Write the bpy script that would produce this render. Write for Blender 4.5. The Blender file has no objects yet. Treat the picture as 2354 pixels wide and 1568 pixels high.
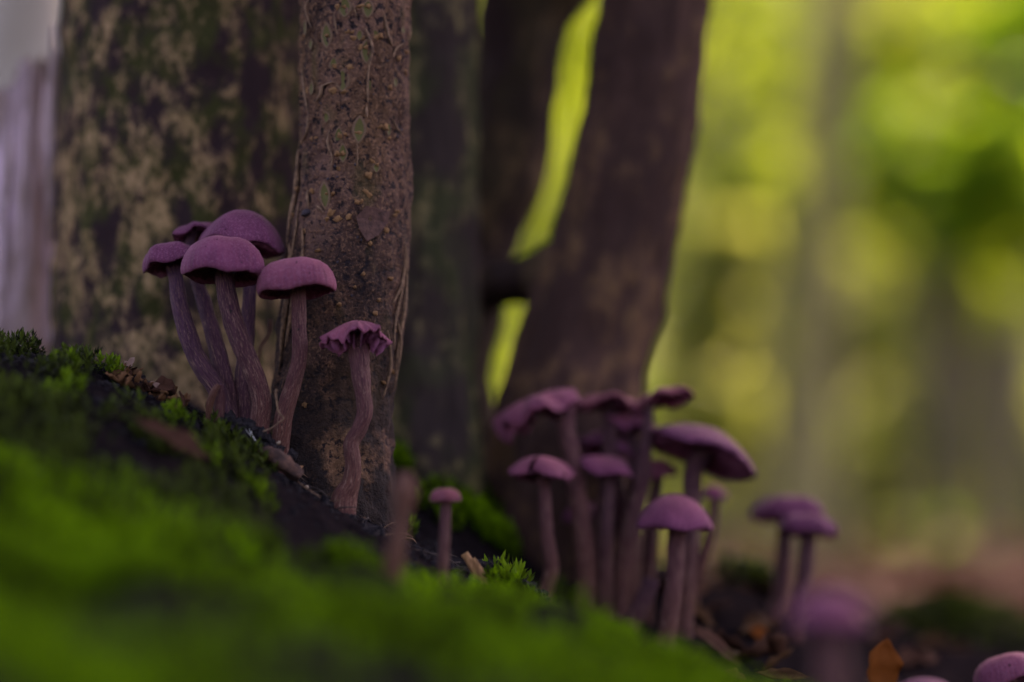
import bpy, bmesh, math, random
import numpy as np
from mathutils import Vector, Matrix, noise as mnoise

# ------------------------------------------------------------------ camera, sky, sun, exposure
sc = bpy.context.scene
C = sc.collection
FPX, CU, CV = 5885.0, 1177.0, 784.0          # photo measured on a 2354 x 1568 grid, 90 mm lens on 36 mm
PITCH = math.radians(4.0)
CAMZ = 0.12
cam_d = bpy.data.cameras.new('camera')
cam = bpy.data.objects.new('camera', cam_d); C.objects.link(cam)
cam.location = (0, 0, CAMZ)
cam.rotation_euler = (math.radians(90) + PITCH, 0, 0)
cam_d.sensor_width = 36.0; cam_d.lens = 90.0
cam_d.clip_start = 0.02; cam_d.clip_end = 300.0
cam_d.dof.use_dof = True
cam_d.dof.focus_distance = 0.860
cam_d.dof.aperture_fstop = 2.9
sc.camera = cam

SUN_EL, SUN_AZ = math.radians(52), math.radians(25)      # azimuth from +Y towards +X
w = bpy.data.worlds.new('World'); sc.world = w; w.use_nodes = True
wn = w.node_tree.nodes; wl = w.node_tree.links
sky = wn.new('ShaderNodeTexSky'); sky.sky_type = 'NISHITA'; sky.sun_disc = False
sky.sun_elevation = SUN_EL; sky.sun_rotation = SUN_AZ
sky.air_density = 1.0; sky.dust_density = 3.0; sky.ozone_density = 1.0
wl.new(sky.outputs[0], wn['Background'].inputs[0]); wn['Background'].inputs[1].default_value = 0.12
sd = bpy.data.lights.new('sun', 'SUN'); so = bpy.data.objects.new('sun', sd); C.objects.link(so)
sd.energy = 4.2; sd.angle = math.radians(0.53); sd.color = (1.0, 0.93, 0.80)
sdir = Vector((math.sin(SUN_AZ) * math.cos(SUN_EL), math.cos(SUN_AZ) * math.cos(SUN_EL), math.sin(SUN_EL)))
so.rotation_euler = sdir.to_track_quat('Z', 'Y').to_euler(); so.location = (2, 5, 8)
sc.view_settings.view_transform = 'Standard'; sc.view_settings.look = 'None'
sc.view_settings.exposure = 2.2; sc.view_settings.gamma = 1.0
sc.view_settings.use_white_balance = True; sc.view_settings.white_balance_temperature = 7700; sc.view_settings.white_balance_tint = 40
sc.render.engine = 'CYCLES'
sc.cycles.use_denoising = True
sc.cycles.max_bounces = 8; sc.cycles.diffuse_bounces = 4; sc.cycles.transmission_bounces = 4
sc.cycles.sample_clamp_indirect = 4.0

# ------------------------------------------------------------------ helpers
rng = np.random.default_rng(7)
random.seed(7)
cp, sp = math.cos(PITCH), math.sin(PITCH)

def P(u, v, Y):
    """point at depth Y (metres along the ground) seen at photo position u, v"""
    a, b = (u - CU) / FPX, (CV - v) / FPX
    dy, dz = cp - b * sp, sp + b * cp
    t = Y / dy
    return Vector((a * t, Y, CAMZ + dz * t))

def PX(n, Y):
    return n * Y / FPX

def fbm(p, s, oct=3):
    return mnoise.fractal(Vector((p[0] * s, p[1] * s, p[2] * s)), 1.0, 2.0, oct)

def tag(o, label=None, cat=None, group=None, kind=None):
    if label: o['label'] = label
    if cat: o['category'] = cat
    if group: o['group'] = group
    if kind: o['kind'] = kind
    return o

def mesh_from(name, V, F, mats=(), attrs=None, smooth=True, fmat=None):
    me = bpy.data.meshes.new(name)
    V = np.asarray(V, dtype=np.float32)
    if isinstance(F, np.ndarray):
        k = F.shape[1]
        me.vertices.add(len(V)); me.vertices.foreach_set('co', V.ravel())
        me.loops.add(F.size); me.loops.foreach_set('vertex_index', F.ravel().astype(np.int32))
        me.polygons.add(len(F)); me.polygons.foreach_set('loop_start', np.arange(0, F.size, k, dtype=np.int32))
        me.polygons.foreach_set('loop_total', np.full(len(F), k, dtype=np.int32))
        me.update(calc_edges=True)
    else:
        me.from_pydata([tuple(x) for x in V], [], F)
    for m in mats: me.materials.append(m)
    if attrs:
        for n, (t, d) in attrs.items():
            a = me.attributes.new(n, t, 'POINT')
            a.data.foreach_set('vector' if t == 'FLOAT_VECTOR' else 'value', np.asarray(d, dtype=np.float32).ravel())
    if fmat is not None: me.polygons.foreach_set('material_index', np.asarray(fmat, dtype=np.int32))
    me.polygons.foreach_set('use_smooth', np.full(len(me.polygons), smooth))
    me.validate(); me.update()
    return me

def obj(name, me, parent=None, loc=None):
    o = bpy.data.objects.new(name, me); C.objects.link(o)
    if parent is not None: o.parent = parent
    if loc is not None: o.location = loc
    return o

def empty(name, loc=(0, 0, 0)):
    o = bpy.data.objects.new(name, None); C.objects.link(o); o.location = loc
    o.empty_display_size = 0.01
    return o

def child(name, me, parent):
    """mesh given in world coordinates, hung under parent without moving"""
    o = obj(name, me, parent)
    l = parent.matrix_basis.translation
    if parent.parent is not None: l = l + parent.parent.matrix_basis.translation
    o.location = -l
    return o

# ------------------------------------------------------------------ materials
class NT:
    def __init__(s, name, rough=0.8, spec=0.25):
        s.m = bpy.data.materials.new(name); s.m.use_nodes = True
        s.t = s.m.node_tree; s.n = s.t.nodes; s.l = s.t.links
        s.b = s.n['Principled BSDF']; s.b.inputs['Roughness'].default_value = rough
        s.b.inputs['Specular IOR Level'].default_value = spec
    def node(s, typ, **kw):
        n = s.n.new(typ)
        for k, v in kw.items(): setattr(n, k, v)
        return n
    def link(s, a, b): s.l.new(a, b)
    def coord(s, scale=(1, 1, 1), attr=None):
        if attr:
            a = s.node('ShaderNodeAttribute', attribute_name=attr); src = a.outputs['Vector']
        else:
            src = s.node('ShaderNodeTexCoord').outputs['Object']
        mp = s.node('ShaderNodeMapping'); mp.inputs['Scale'].default_value = scale
        s.link(src, mp.inputs['Vector']); return mp.outputs[0]
    def noise(s, vec, scale, detail=4, rough=0.55, dist=0.0):
        n = s.node('ShaderNodeTexNoise'); n.inputs['Scale'].default_value = scale
        n.inputs['Detail'].default_value = detail; n.inputs['Roughness'].default_value = rough
        n.inputs['Distortion'].default_value = dist
        s.link(vec, n.inputs['Vector']); return n.outputs['Fac']
    def voro(s, vec, scale, feat='F1'):
        n = s.node('ShaderNodeTexVoronoi', feature=feat); n.inputs['Scale'].default_value = scale
        s.link(vec, n.inputs['Vector']); return n.outputs['Distance']
    def ramp(s, fac, stops):
        r = s.node('ShaderNodeValToRGB'); e = r.color_ramp.elements
        while len(e) < len(stops): e.new(0.5)
        for x, (p, c) in zip(e, stops):
            x.position = p; x.color = (*c, 1) if len(c) == 3 else c
        s.link(fac, r.inputs[0]); return r.outputs[0]
    def mix(s, fac, a, b, mode='MIX'):
        m = s.node('ShaderNodeMix', data_type='RGBA', blend_type=mode)
        for i, x in ((0, fac), (6, a), (7, b)):
            if isinstance(x, (int, float)): m.inputs[i].default_value = x
            elif isinstance(x, tuple): m.inputs[i].default_value = (*x, 1)
            else: s.link(x, m.inputs[i])
        return m.outputs[2]
    def math(s, op, a, b=0.0):
        m = s.node('ShaderNodeMath', operation=op)
        for i, x in enumerate((a, b)):
            if isinstance(x, (int, float)): m.inputs[i].default_value = x
            else: s.link(x, m.inputs[i])
        return m.outputs[0]
    def attr(s, name): return s.node('ShaderNodeAttribute', attribute_name=name).outputs['Fac']
    def sep(s, vec, i):
        n = s.node('ShaderNodeSeparateXYZ'); s.link(vec, n.inputs[0]); return n.outputs[i]
    def color(s, c):
        if isinstance(c, tuple): s.b.inputs['Base Color'].default_value = (*c, 1)
        else: s.link(c, s.b.inputs['Base Color'])
    def bump(s, h, dist=0.0005, strength=1.0):
        b = s.node('ShaderNodeBump'); b.inputs['Distance'].default_value = dist; b.inputs['Strength'].default_value = strength
        s.link(h, b.inputs['Height']); s.link(b.outputs[0], s.b.inputs['Normal'])
    def rnd(s): return s.node('ShaderNodeObjectInfo').outputs['Random']

def mk_cap(name, top, rim, seed=0.0):
    t = NT(name, 0.75, 0.12); v = t.coord()
    a = t.attr('rad')
    base = t.ramp(a, [(0.0, top), (0.55, tuple(0.6 * x + 0.4 * y for x, y in zip(top, rim))), (1.0, rim)])  # purpler rim; top lightened to paint in the highlight
    n1 = t.noise(v, 130, 4); base = t.mix(t.ramp(n1, [(0.35, (0, 0, 0)), (0.7, (1, 1, 1))]), base, t.mix(1.0, base, (0.62, 0.55, 0.62), 'MULTIPLY'))
    n2 = t.noise(v, 1500, 3, 0.7)
    base = t.mix(t.math('MULTIPLY', t.ramp(n2, [(0.48, (0, 0, 0)), (0.66, (1, 1, 1))]), 0.35), base, (0.33, 0.14, 0.20))
    # faint grooves that run down to the rim above each gill
    th = t.attr('ang'); st = t.math('SINE', t.math('ADD', t.math('MULTIPLY', th, 38.0), t.math('MULTIPLY', t.noise(v, 90, 3), 14.0)))
    stn = t.math('MULTIPLY', t.math('MULTIPLY', st, t.math('POWER', a, 5.0)), 0.4)
    base = t.mix(t.math('MULTIPLY', t.math('MAXIMUM', stn, 0.0), 0.35), base, (0.10, 0.035, 0.09))
    sp_ = t.voro(v, 260); base = t.mix(t.ramp(sp_, [(0.05, (0.75,) * 3), (0.10, (0, 0, 0))]), base, (0.03, 0.012, 0.02))
    t.color(base)
    t.bump(t.math('ADD', t.math('ADD', n2, t.math('MULTIPLY', n1, 0.7)), t.math('MULTIPLY', stn, 0.5)), 0.0004, 0.7)
    t.b.inputs['Subsurface Weight'].default_value = 0.15
    t.b.inputs['Subsurface Radius'].default_value = (0.0016, 0.0007, 0.0012)
    t.b.inputs['Subsurface Scale'].default_value = 1.0
    t.b.inputs['Sheen Weight'].default_value = 0.04; t.b.inputs['Sheen Roughness'].default_value = 0.5
    return t.m

M = {}
M['cap'] = mk_cap('mauve_cap', (0.31, 0.092, 0.118), (0.185, 0.042, 0.090))
M['cap_violet'] = mk_cap('violet_cap', (0.185, 0.048, 0.084), (0.140, 0.033, 0.074))
M['cap_pink'] = mk_cap('pinkish_cap', (0.33, 0.100, 0.120), (0.215, 0.054, 0.088))
M['cap_brown'] = mk_cap('brownish_cap', (0.28, 0.088, 0.080), (0.20, 0.052, 0.060))

t = NT('mauve_gills', 0.75); v = t.coord(); n = t.noise(v, 500, 3)
t.color(t.ramp(n, [(0.3, (0.13, 0.030, 0.066)), (0.75, (0.30, 0.095, 0.165))])); M['gill'] = t.m
t.b.inputs['Subsurface Weight'].default_value = 0.2; t.b.inputs['Subsurface Radius'].default_value = (0.001, 0.0004, 0.0008)

def mk_stem(name, top, low):
    t = NT(name, 0.7, 0.3)
    vec = t.coord((1, 1, 1), 'bark')                       # cos, sin, length in mm / 10
    ln = t.attr('len')
    base = t.ramp(ln, [(0.05, top), (0.45, tuple((x + y) / 2 for x, y in zip(top, low))), (0.75, low), (1.0, tuple(0.8 * x + 0.2 * y for x, y in zip(low, top)))])
    mp = t.node('ShaderNodeMapping'); mp.inputs['Scale'].default_value = (5.0, 5.0, 0.7); t.link(vec, mp.inputs[0])
    n1 = t.noise(mp.outputs[0], 2.2, 5, 0.65, 0.4)
    base = t.mix(t.ramp(n1, [(0.40, (0.85,) * 3), (0.55, (0, 0, 0))]), base, t.mix(1.0, base, (0.42, 0.36, 0.42), 'MULTIPLY'))
    mp2 = t.node('ShaderNodeMapping'); mp2.inputs['Scale'].default_value = (7.0, 7.0, 1.1); mp2.inputs['Location'].default_value = (3, 1, 8); t.link(vec, mp2.inputs[0])
    n2 = t.noise(mp2.outputs[0], 2.6, 3, 0.7, 0.6)
    base = t.mix(t.math('MULTIPLY', t.ramp(n2, [(0.56, (0, 0, 0)), (0.64, (1, 1, 1))]), 1.0), base, (0.44, 0.25, 0.17))
    s3 = t.noise(t.coord(), 420, 2); base = t.mix(t.ramp(s3, [(0.70, (0, 0, 0)), (0.76, (0.9,) * 3)]), base, (0.02, 0.012, 0.014))
    t.color(base); t.bump(t.math('ADD', n1, n2), 0.0010, 1.0)
    t.b.inputs['Subsurface Weight'].default_value = 0.08; t.b.inputs['Subsurface Radius'].default_value = (0.0012, 0.0005, 0.0008)
    return t.m
M['stem'] = mk_stem('fibrous_stem', (0.095, 0.028, 0.055), (0.135, 0.040, 0.030))  # colour lowered further to paint in shade among the crowded stems
M['stem_violet'] = mk_stem('violet_stem', (0.125, 0.045, 0.095), (0.11, 0.036, 0.050))
M['stem_red'] = mk_stem('reddish_stem', (0.15, 0.045, 0.060), (0.165, 0.052, 0.036))
M['stem_brown'] = mk_stem('brown_stem', (0.20, 0.072, 0.045), (0.17, 0.058, 0.026))

def mk_bark_slender():
    t = NT('speckled_bark', 0.8, 0.15); v = t.coord((1, 1, 0.6))
    n1 = t.noise(v, 55, 5, 0.6)
    c = t.ramp(n1, [(0.3, (0.028, 0.014, 0.011)), (0.52, (0.100, 0.050, 0.036)), (0.75, (0.20, 0.105, 0.075))])
    n0 = t.noise(t.coord((1, 1, 0.5)), 24, 3, 0.6)
    c = t.mix(t.ramp(n0, [(0.46, (0, 0, 0)), (0.62, (0.8,) * 3)]), c, (0.175, 0.088, 0.042))
    n2 = t.noise(t.coord(), 900, 3, 0.7)
    c = t.mix(t.ramp(n2, [(0.50, (0, 0, 0)), (0.64, (0.7,) * 3)]), c, (0.30, 0.155, 0.085))
    n3 = t.noise(t.coord(), 420, 4, 0.7)
    c = t.mix(t.ramp(n3, [(0.40, (0.95,) * 3), (0.47, (0, 0, 0))]), c, (0.012, 0.009, 0.012))
    n4 = t.noise(t.coord((1, 1, 0.4)), 90, 3); c = t.mix(t.ramp(n4, [(0.58, (0, 0, 0)), (0.7, (0.45,) * 3)]), c, (0.10, 0.072, 0.022))
    low = t.node('ShaderNodeMapRange'); low.inputs[1].default_value = 0.25; low.inputs[2].default_value = 0.14; t.link(t.sep(t.coord(), 2), low.inputs[0])
    n5 = t.noise(t.coord(), 60, 4, 0.65)
    f = t.math('MULTIPLY', low.outputs[0], t.ramp(n5, [(0.38, (0, 0, 0)), (0.52, (0.95,) * 3)]))
    c = t.mix(f, c, (0.018, 0.013, 0.012))                  # dark blotches that thicken towards the foot
    t.color(c); h = t.math('ADD', t.math('MULTIPLY', n2, 0.5), t.math('ADD', n3, n1)); t.bump(h, 0.0020, 1.0)
    return t.m
M['bark_slender'] = mk_bark_slender()

def mk_bark_mossy(name, pale, dark, moss, sc1=42, thr=0.52, low=0.0):
    t = NT(name, 0.95, 0.06); v = t.coord((1, 1, 0.62))
    n1 = t.noise(v, sc1, 6, 0.62, 0.3); n2 = t.noise(v, sc1 * 3.2, 4, 0.7); n0 = t.noise(v, sc1 * 0.35, 3)
    n3 = t.noise(v, sc1 * 7.0, 3, 0.7)
    f = t.math('ADD', t.math('MULTIPLY', n1, 0.36), t.math('ADD', t.math('MULTIPLY', n2, 0.26), t.math('ADD', t.math('MULTIPLY', n0, 0.24), t.math('MULTIPLY', n3, 0.14))))
    if low:
        mr = t.node('ShaderNodeMapRange'); mr.inputs[1].default_value = 0.30; mr.inputs[2].default_value = 0.16; mr.inputs[3].default_value = 0.0; mr.inputs[4].default_value = low
        t.link(t.sep(t.coord(), 2), mr.inputs[0]); f = t.math('ADD', f, mr.outputs[0])
    mm = t.ramp(t.noise(v, sc1 * 0.7, 4), [(0.44, (0, 0, 0)), (0.6, (1, 1, 1))])
    c0 = t.mix(mm, dark, moss)
    pal = t.mix(t.noise(v, 20, 2), pale, tuple(x * y for x, y in zip(pale, (0.72, 0.78, 0.55))))
    c = t.mix(t.ramp(f, [(thr - 0.025, (0, 0, 0)), (thr + 0.06, (1, 1, 1))]), c0, pal)
    t.color(c); t.bump(f, 0.004, 0.8)
    return t.m
M['bark_mossy'] = mk_bark_mossy('lichen_blotched_bark', (0.40, 0.245, 0.140), (0.032, 0.019, 0.020), (0.040, 0.042, 0.014), 150, 0.535, 0.035)
M['bark_green'] = mk_bark_mossy('algae_bark', (0.24, 0.18, 0.090), (0.042, 0.029, 0.025), (0.045, 0.048, 0.022), 60, 0.52)
M['bark_dark'] = mk_bark_mossy('dark_bark', (0.17, 0.092, 0.052), (0.050, 0.027, 0.022), (0.068, 0.036, 0.028), 70, 0.535)
M['bark_middle'] = mk_bark_mossy('dark_brown_bark', (0.16, 0.098, 0.055), (0.034, 0.021, 0.019), (0.048, 0.036, 0.022), 55, 0.53)

t = NT('pale_weathered_wood', 0.85, 0.2); v = t.coord((1, 1, 0.26)); n1 = t.noise(v, 48, 5, 0.65, 0.8); n2 = t.noise(t.coord((1, 1, 0.4)), 30, 3)
c = t.ramp(n1, [(0.36, (0.15, 0.10, 0.07)), (0.50, (0.42, 0.31, 0.30)), (0.62, (0.80, 0.60, 0.68))])
c = t.mix(t.ramp(n2, [(0.44, (0, 0, 0)), (0.56, (0.55,) * 3)]), c, (0.26, 0.17, 0.11)); t.color(c); t.bump(n1, 0.006, 1.0); M['pale_wood'] = t.m

t = NT('slit_green', 0.6, 0.3); n = t.noise(t.coord(), 600, 3); t.color(t.ramp(n, [(0.3, (0.036, 0.032, 0.004)), (0.7, (0.115, 0.102, 0.014))])); M['slit_green'] = t.m
t = NT('slit_lip', 0.75); n = t.noise(t.coord(), 700, 3); t.color(t.ramp(n, [(0.35, (0.05, 0.028, 0.018)), (0.7, (0.26, 0.15, 0.08))])); M['slit_lip'] = t.m
t = NT('cork', 0.8); n = t.noise(t.coord(), 1200, 3, 0.7); t.color(t.ramp(n, [(0.3, (0.16, 0.070, 0.025)), (0.6, (0.56, 0.29, 0.12)), (0.85, (0.70, 0.44, 0.27))])); t.bump(n, 0.0006); M['cork'] = t.m
t = NT('bark_strip', 0.75); n = t.noise(t.coord(), 600, 3); t.color(t.ramp(n, [(0.3, (0.06, 0.032, 0.020)), (0.7, (0.27, 0.155, 0.085))])); M['strip'] = t.m
t = NT('red_brown_plate', 0.8); n = t.noise(t.coord(), 500, 4, 0.7); t.color(t.ramp(n, [(0.3, (0.04, 0.02, 0.016)), (0.7, (0.13, 0.06, 0.045))])); t.bump(n, 0.0006); M['plate'] = t.m
t = NT('dark_pellet', 0.7); n = t.noise(t.coord(), 900, 3, 0.7); t.color(t.ramp(n, [(0.4, (0.025, 0.02, 0.025)), (0.75, (0.19, 0.15, 0.17))])); t.bump(n, 0.0006); M['pellet'] = t.m

t = NT('soil_and_litter', 1.0, 0.0); v = t.coord(); n1 = t.noise(v, 90, 5, 0.7); n2 = t.noise(v, 600, 3, 0.7)
soil = t.ramp(n1, [(0.3, (0.006, 0.005, 0.006)), (0.6, (0.018, 0.013, 0.014)), (0.8, (0.045, 0.030, 0.025))])
soil = t.mix(t.ramp(n2, [(0.62, (0, 0, 0)), (0.72, (0.6,) * 3)]), soil, (0.10, 0.065, 0.04))
lit = t.ramp(t.noise(v, 6, 5, 0.65), [(0.3, (0.012, 0.007, 0.004)), (0.55, (0.026, 0.014, 0.008)), (0.75, (0.045, 0.026, 0.014))])
t.color(t.mix(t.attr('soil'), lit, soil)); t.bump(t.math('ADD', n1, n2), 0.003, 0.8); M['ground'] = t.m
t = NT('soil_crumbs', 0.9, 0.08); n = t.noise(t.coord(), 500, 4, 0.7); t.color(t.ramp(n, [(0.35, (0.007, 0.006, 0.008)), (0.65, (0.03, 0.025, 0.026)), (0.85, (0.09, 0.065, 0.045))])); t.bump(n, 0.001); M['crumb'] = t.m

def leafmat(name, c1, c2, trans, sc=40, rough=0.55, wn=0.45, wr=0.6, lo=0.2, hi=0.75):
    t = NT(name, rough, 0.05 if 'dead' in name or 'moss' in name else 0.2); n = t.noise(t.coord(), sc, 2)
    f = t.math('ADD', t.math('MULTIPLY', n, wn), t.math('MULTIPLY', t.attr('rnd'), wr))
    col = t.ramp(f, [(lo, c1), (hi, c2)]); t.color(col)
    tr = t.node('ShaderNodeBsdfTranslucent'); t.link(t.mix(1.0, col, (1.1, 1.1, 0.7), 'MULTIPLY'), tr.inputs[0])
    mx = t.node('ShaderNodeMixShader'); mx.inputs[0].default_value = trans
    t.link(t.b.outputs[0], mx.inputs[1]); t.link(tr.outputs[0], mx.inputs[2]); t.link(mx.outputs[0], t.n['Material Output'].inputs[0])
    return t.m
M['moss'] = leafmat('moss', (0.013, 0.021, 0.004), (0.185, 0.400, 0.005), 0.4, 34, 0.75, 1.1, 0.30, 0.50, 0.95)  # patchy moss tones; the dark end also paints in shade of the hollows
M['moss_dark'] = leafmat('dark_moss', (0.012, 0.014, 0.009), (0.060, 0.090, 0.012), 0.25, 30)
M['moss_bright'] = leafmat('bright_moss', (0.035, 0.070, 0.004), (0.13, 0.24, 0.012), 0.4, 60)
M['leaf_yellow'] = leafmat('yellow_green_leaf', (0.19, 0.27, 0.020), (0.31, 0.42, 0.040), 0.62, 3)
M['leaf_green'] = leafmat('green_leaf', (0.13, 0.27, 0.014), (0.24, 0.43, 0.024), 0.6, 3)
M['leaf_olive'] = leafmat('olive_leaf', (0.23, 0.28, 0.06), (0.40, 0.44, 0.12), 0.5, 3)
M['leaf_dark'] = leafmat('canopy_leaf', (0.05, 0.09, 0.015), (0.09, 0.14, 0.02), 0.25, 3)
M['dead_leaf'] = leafmat('dead_leaf', (0.06, 0.028, 0.012), (0.20, 0.095, 0.045), 0.15, 300, 0.7)
M['dead_leaf_dark'] = leafmat('dark_dead_leaf', (0.022, 0.010, 0.007), (0.085, 0.036, 0.022), 0.1, 300, 0.7)
M['dead_leaf_pale'] = leafmat('pale_dead_leaf', (0.17, 0.095, 0.07), (0.32, 0.20, 0.15), 0.2, 300, 0.7)
M['dead_leaf_orange'] = leafmat('orange_dead_leaf', (0.13, 0.030, 0.006), (0.24, 0.065, 0.012), 0.2, 200, 0.6)
t = NT('wood_sliver', 0.7); n = t.noise(t.coord((1, 1, 0.2)), 600, 3); t.color(t.ramp(n, [(0.3, (0.12, 0.055, 0.02)), (0.7, (0.40, 0.20, 0.08))])); M['sliver'] = t.m
t = NT('dark_twig', 0.8); n = t.noise(t.coord(), 500, 3); t.color(t.ramp(n, [(0.35, (0.018, 0.014, 0.013)), (0.75, (0.08, 0.055, 0.04))])); M['twig'] = t.m
t = NT('bark_chunk', 0.8); n = t.noise(t.coord(), 220, 5, 0.7); t.color(t.ramp(n, [(0.3, (0.016, 0.012, 0.013)), (0.5, (0.06, 0.03, 0.022)), (0.75, (0.19, 0.085, 0.05))])); t.bump(n, 0.0015); M['bark_chunk'] = t.m
t = NT('tan_trunk', 0.85); n = t.noise(t.coord((1, 1, 0.3)), 9, 4, 0.6); t.color(t.ramp(n, [(0.3, (0.17, 0.155, 0.06)), (0.7, (0.36, 0.32, 0.14))])); M['trunk_tan'] = t.m
t = NT('grey_trunk', 0.85); n = t.noise(t.coord((1, 1, 0.3)), 9, 4, 0.6); t.color(t.ramp(n, [(0.3, (0.10, 0.085, 0.05)), (0.7, (0.20, 0.17, 0.10))])); M['trunk_grey'] = t.m
t = NT('pale_trunk', 0.8); n = t.noise(t.coord((1, 1, 0.5)), 12, 4, 0.6); t.color(t.ramp(n, [(0.35, (0.33, 0.30, 0.24)), (0.7, (0.62, 0.58, 0.52))])); M['trunk_pale'] = t.m
t = NT('green_slope', 0.9, 0.0); n = t.noise(t.coord(), 0.9, 4, 0.6); t.color(t.ramp(n, [(0.35, (0.13, 0.165, 0.045)), (0.65, (0.20, 0.235, 0.070))])); M['hill'] = t.m
t = NT('white_thread', 0.6); t.color((0.6, 0.58, 0.55)); M['thread'] = t.m
t = NT('pale_grain', 0.6); t.color((0.26, 0.19, 0.13)); M['grain'] = t.m

# ------------------------------------------------------------------ the ground
CTRL = []
for Y, row in {
    0.42: [(-400, 1560), (200, 1680), (1177, 1820), (2000, 1980), (2700, 2100)],
    0.55: [(-250, 1330), (0, 1400), (400, 1450), (800, 1500), (1200, 1570), (1600, 1660), (2000, 1760), (2500, 1860)],
    0.70: [(-200, 1060), (0, 1105), (300, 1180), (600, 1300), (900, 1385), (1250, 1432), (1420, 1490), (1600, 1590), (1800, 1660), (2300, 1760)],
    0.78: [(-150, 890), (0, 935), (300, 1010), (500, 1115), (700, 1240), (900, 1330), (1130, 1405), (1300, 1450)],
    0.865: [(-250, 720), (0, 812), (130, 825), (230, 845), (350, 892), (430, 940), (500, 990), (570, 1015), (640, 1060), (700, 1112), (780, 1168), (880, 1218), (1020, 1294), (1130, 1352), (1240, 1400), (1400, 1465), (1650, 1560), (2000, 1640), (2400, 1720)],
    0.90: [(0, 818), (250, 860), (450, 950), (600, 1040), (760, 1160), (950, 1250), (1150, 1345)],
    0.96: [(0, 820), (300, 880), (600, 1010), (900, 1120), (1080, 1230), (1200, 1340), (1340, 1405), (1540, 1478), (1770, 1508), (1950, 1560), (2350, 1650)],
    1.03: [(0, 815), (400, 880), (800, 1010), (1050, 1110), (1200, 1230), (1350, 1320), (1600, 1375), (1800, 1440), (2100, 1530), (2400, 1580)],
    1.15: [(-100, 830), (300, 900), (800, 1080), (1200, 1190), (1500, 1290), (1700, 1340), (1850, 1410), (2150, 1480), (2400, 1520)],
    1.35: [(0, 1000), (600, 1150), (1200, 1330), (1700, 1450), (2300, 1500)],
}.items():
    for u, v_ in row: CTRL.append(P(u, v_, Y))
CT = np.array([(p.x, p.y, p.z) for p in CTRL])

def _tps(r2): return 0.5 * r2 * np.log(r2 + 1e-12)
def _fit():
    n = len(CT); A = np.zeros((n + 3, n + 3))
    d2 = ((CT[:, None, :2] - CT[None, :, :2]) ** 2).sum(-1)
    A[:n, :n] = _tps(d2) + np.eye(n) * 2e-5
    A[:n, n] = 1; A[:n, n + 1:] = CT[:, :2]; A[n, :n] = 1; A[n + 1:, :n] = CT[:, :2].T
    return np.linalg.solve(A, np.concatenate([CT[:, 2], np.zeros(3)]))
TW = _fit()
FLOORZ = 0.032

def sstep(x): x = np.clip(x, 0, 1); return x * x * (3 - 2 * x)

def mound_w(X, Y):
    dx = np.maximum(np.maximum(-0.26 - X, X - 0.27), 0); dy = np.maximum(np.maximum(0.40 - Y, Y - 1.25), 0)
    return 1 - sstep(np.sqrt(dx * dx + dy * dy) / 0.5)

def ground_base(X, Y):
    X = np.atleast_1d(np.asarray(X, float)); Y = np.atleast_1d(np.asarray(Y, float))
    out = np.zeros(len(X)); wgt = mound_w(X, Y)
    i = np.where(wgt > 0)[0]
    Xc, Yc = np.clip(X[i], -0.42, 0.42), np.clip(Y[i], 0.25, 1.55)
    for s in range(0, len(i), 20000):
        j = slice(s, s + 20000)
        d2 = (Xc[j, None] - CT[None, :, 0]) ** 2 + (Yc[j, None] - CT[None, :, 1]) ** 2
        out[i[j]] = _tps(d2) @ TW[:-3] + TW[-3] + Xc[j] * TW[-2] + Yc[j] * TW[-1]
    out = np.clip(out, -0.02, 0.24)
    return out * wgt + FLOORZ * (1 - wgt)

def ground_z(x, y, detail=True):
    z = float(ground_base([x], [y])[0])
    if detail: z += gnoise(x, y)
    return z

def gnoise(x, y):
    a = 0.0022 * mnoise.fractal(Vector((x * 45, y * 45, 0.3)), 1.0, 2.0, 4)
    if y < 0.80: a += 0.0095 * min(1, (0.80 - y) / 0.1) * mnoise.fractal(Vector((x * 24, y * 24, 4.3)), 1.0, 2.0, 2)
    if y > 1.3: a += 0.02 * min(1, (y - 1.3)) * mnoise.fractal(Vector((x * 3, y * 3, 1.3)), 1.0, 2.0, 3)
    return a

def axis(lo, hi, step, far_lo, far_hi, grow=1.22):
    a = list(np.arange(lo, hi + 1e-9, step)); s = step
    while a[-1] < far_hi: s *= grow; a.append(a[-1] + s)
    s = step
    while a[0] > far_lo: s *= grow; a.insert(0, a[0] - s)
    return np.array(a)

gx = axis(-0.24, 0.24, 0.0022, -60, 60); gy = axis(0.44, 1.22, 0.0024, -40, 90)
GX, GY = np.meshgrid(gx, gy); gz = ground_base(GX.ravel(), GY.ravel())
gn = np.array([gnoise(x, y) for x, y in zip(GX.ravel(), GY.ravel())])
nx, ny = len(gx), len(gy)
idx = np.arange(nx * ny).reshape(ny, nx)
GF = np.stack([idx[:-1, :-1].ravel(), idx[:-1, 1:].ravel(), idx[1:, 1:].ravel(), idx[1:, :-1].ravel()], 1)
soilw = mound_w(GX.ravel(), GY.ravel())
GV = np.stack([GX.ravel(), GY.ravel(), gz + gn], 1)
me = mesh_from('ground', GV, GF, [M['ground']], {'soil': ('FLOAT', soilw)})
tag(obj('ground', me), 'dark soil mound running into a brown woodland floor', 'ground', kind='structure')

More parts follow.
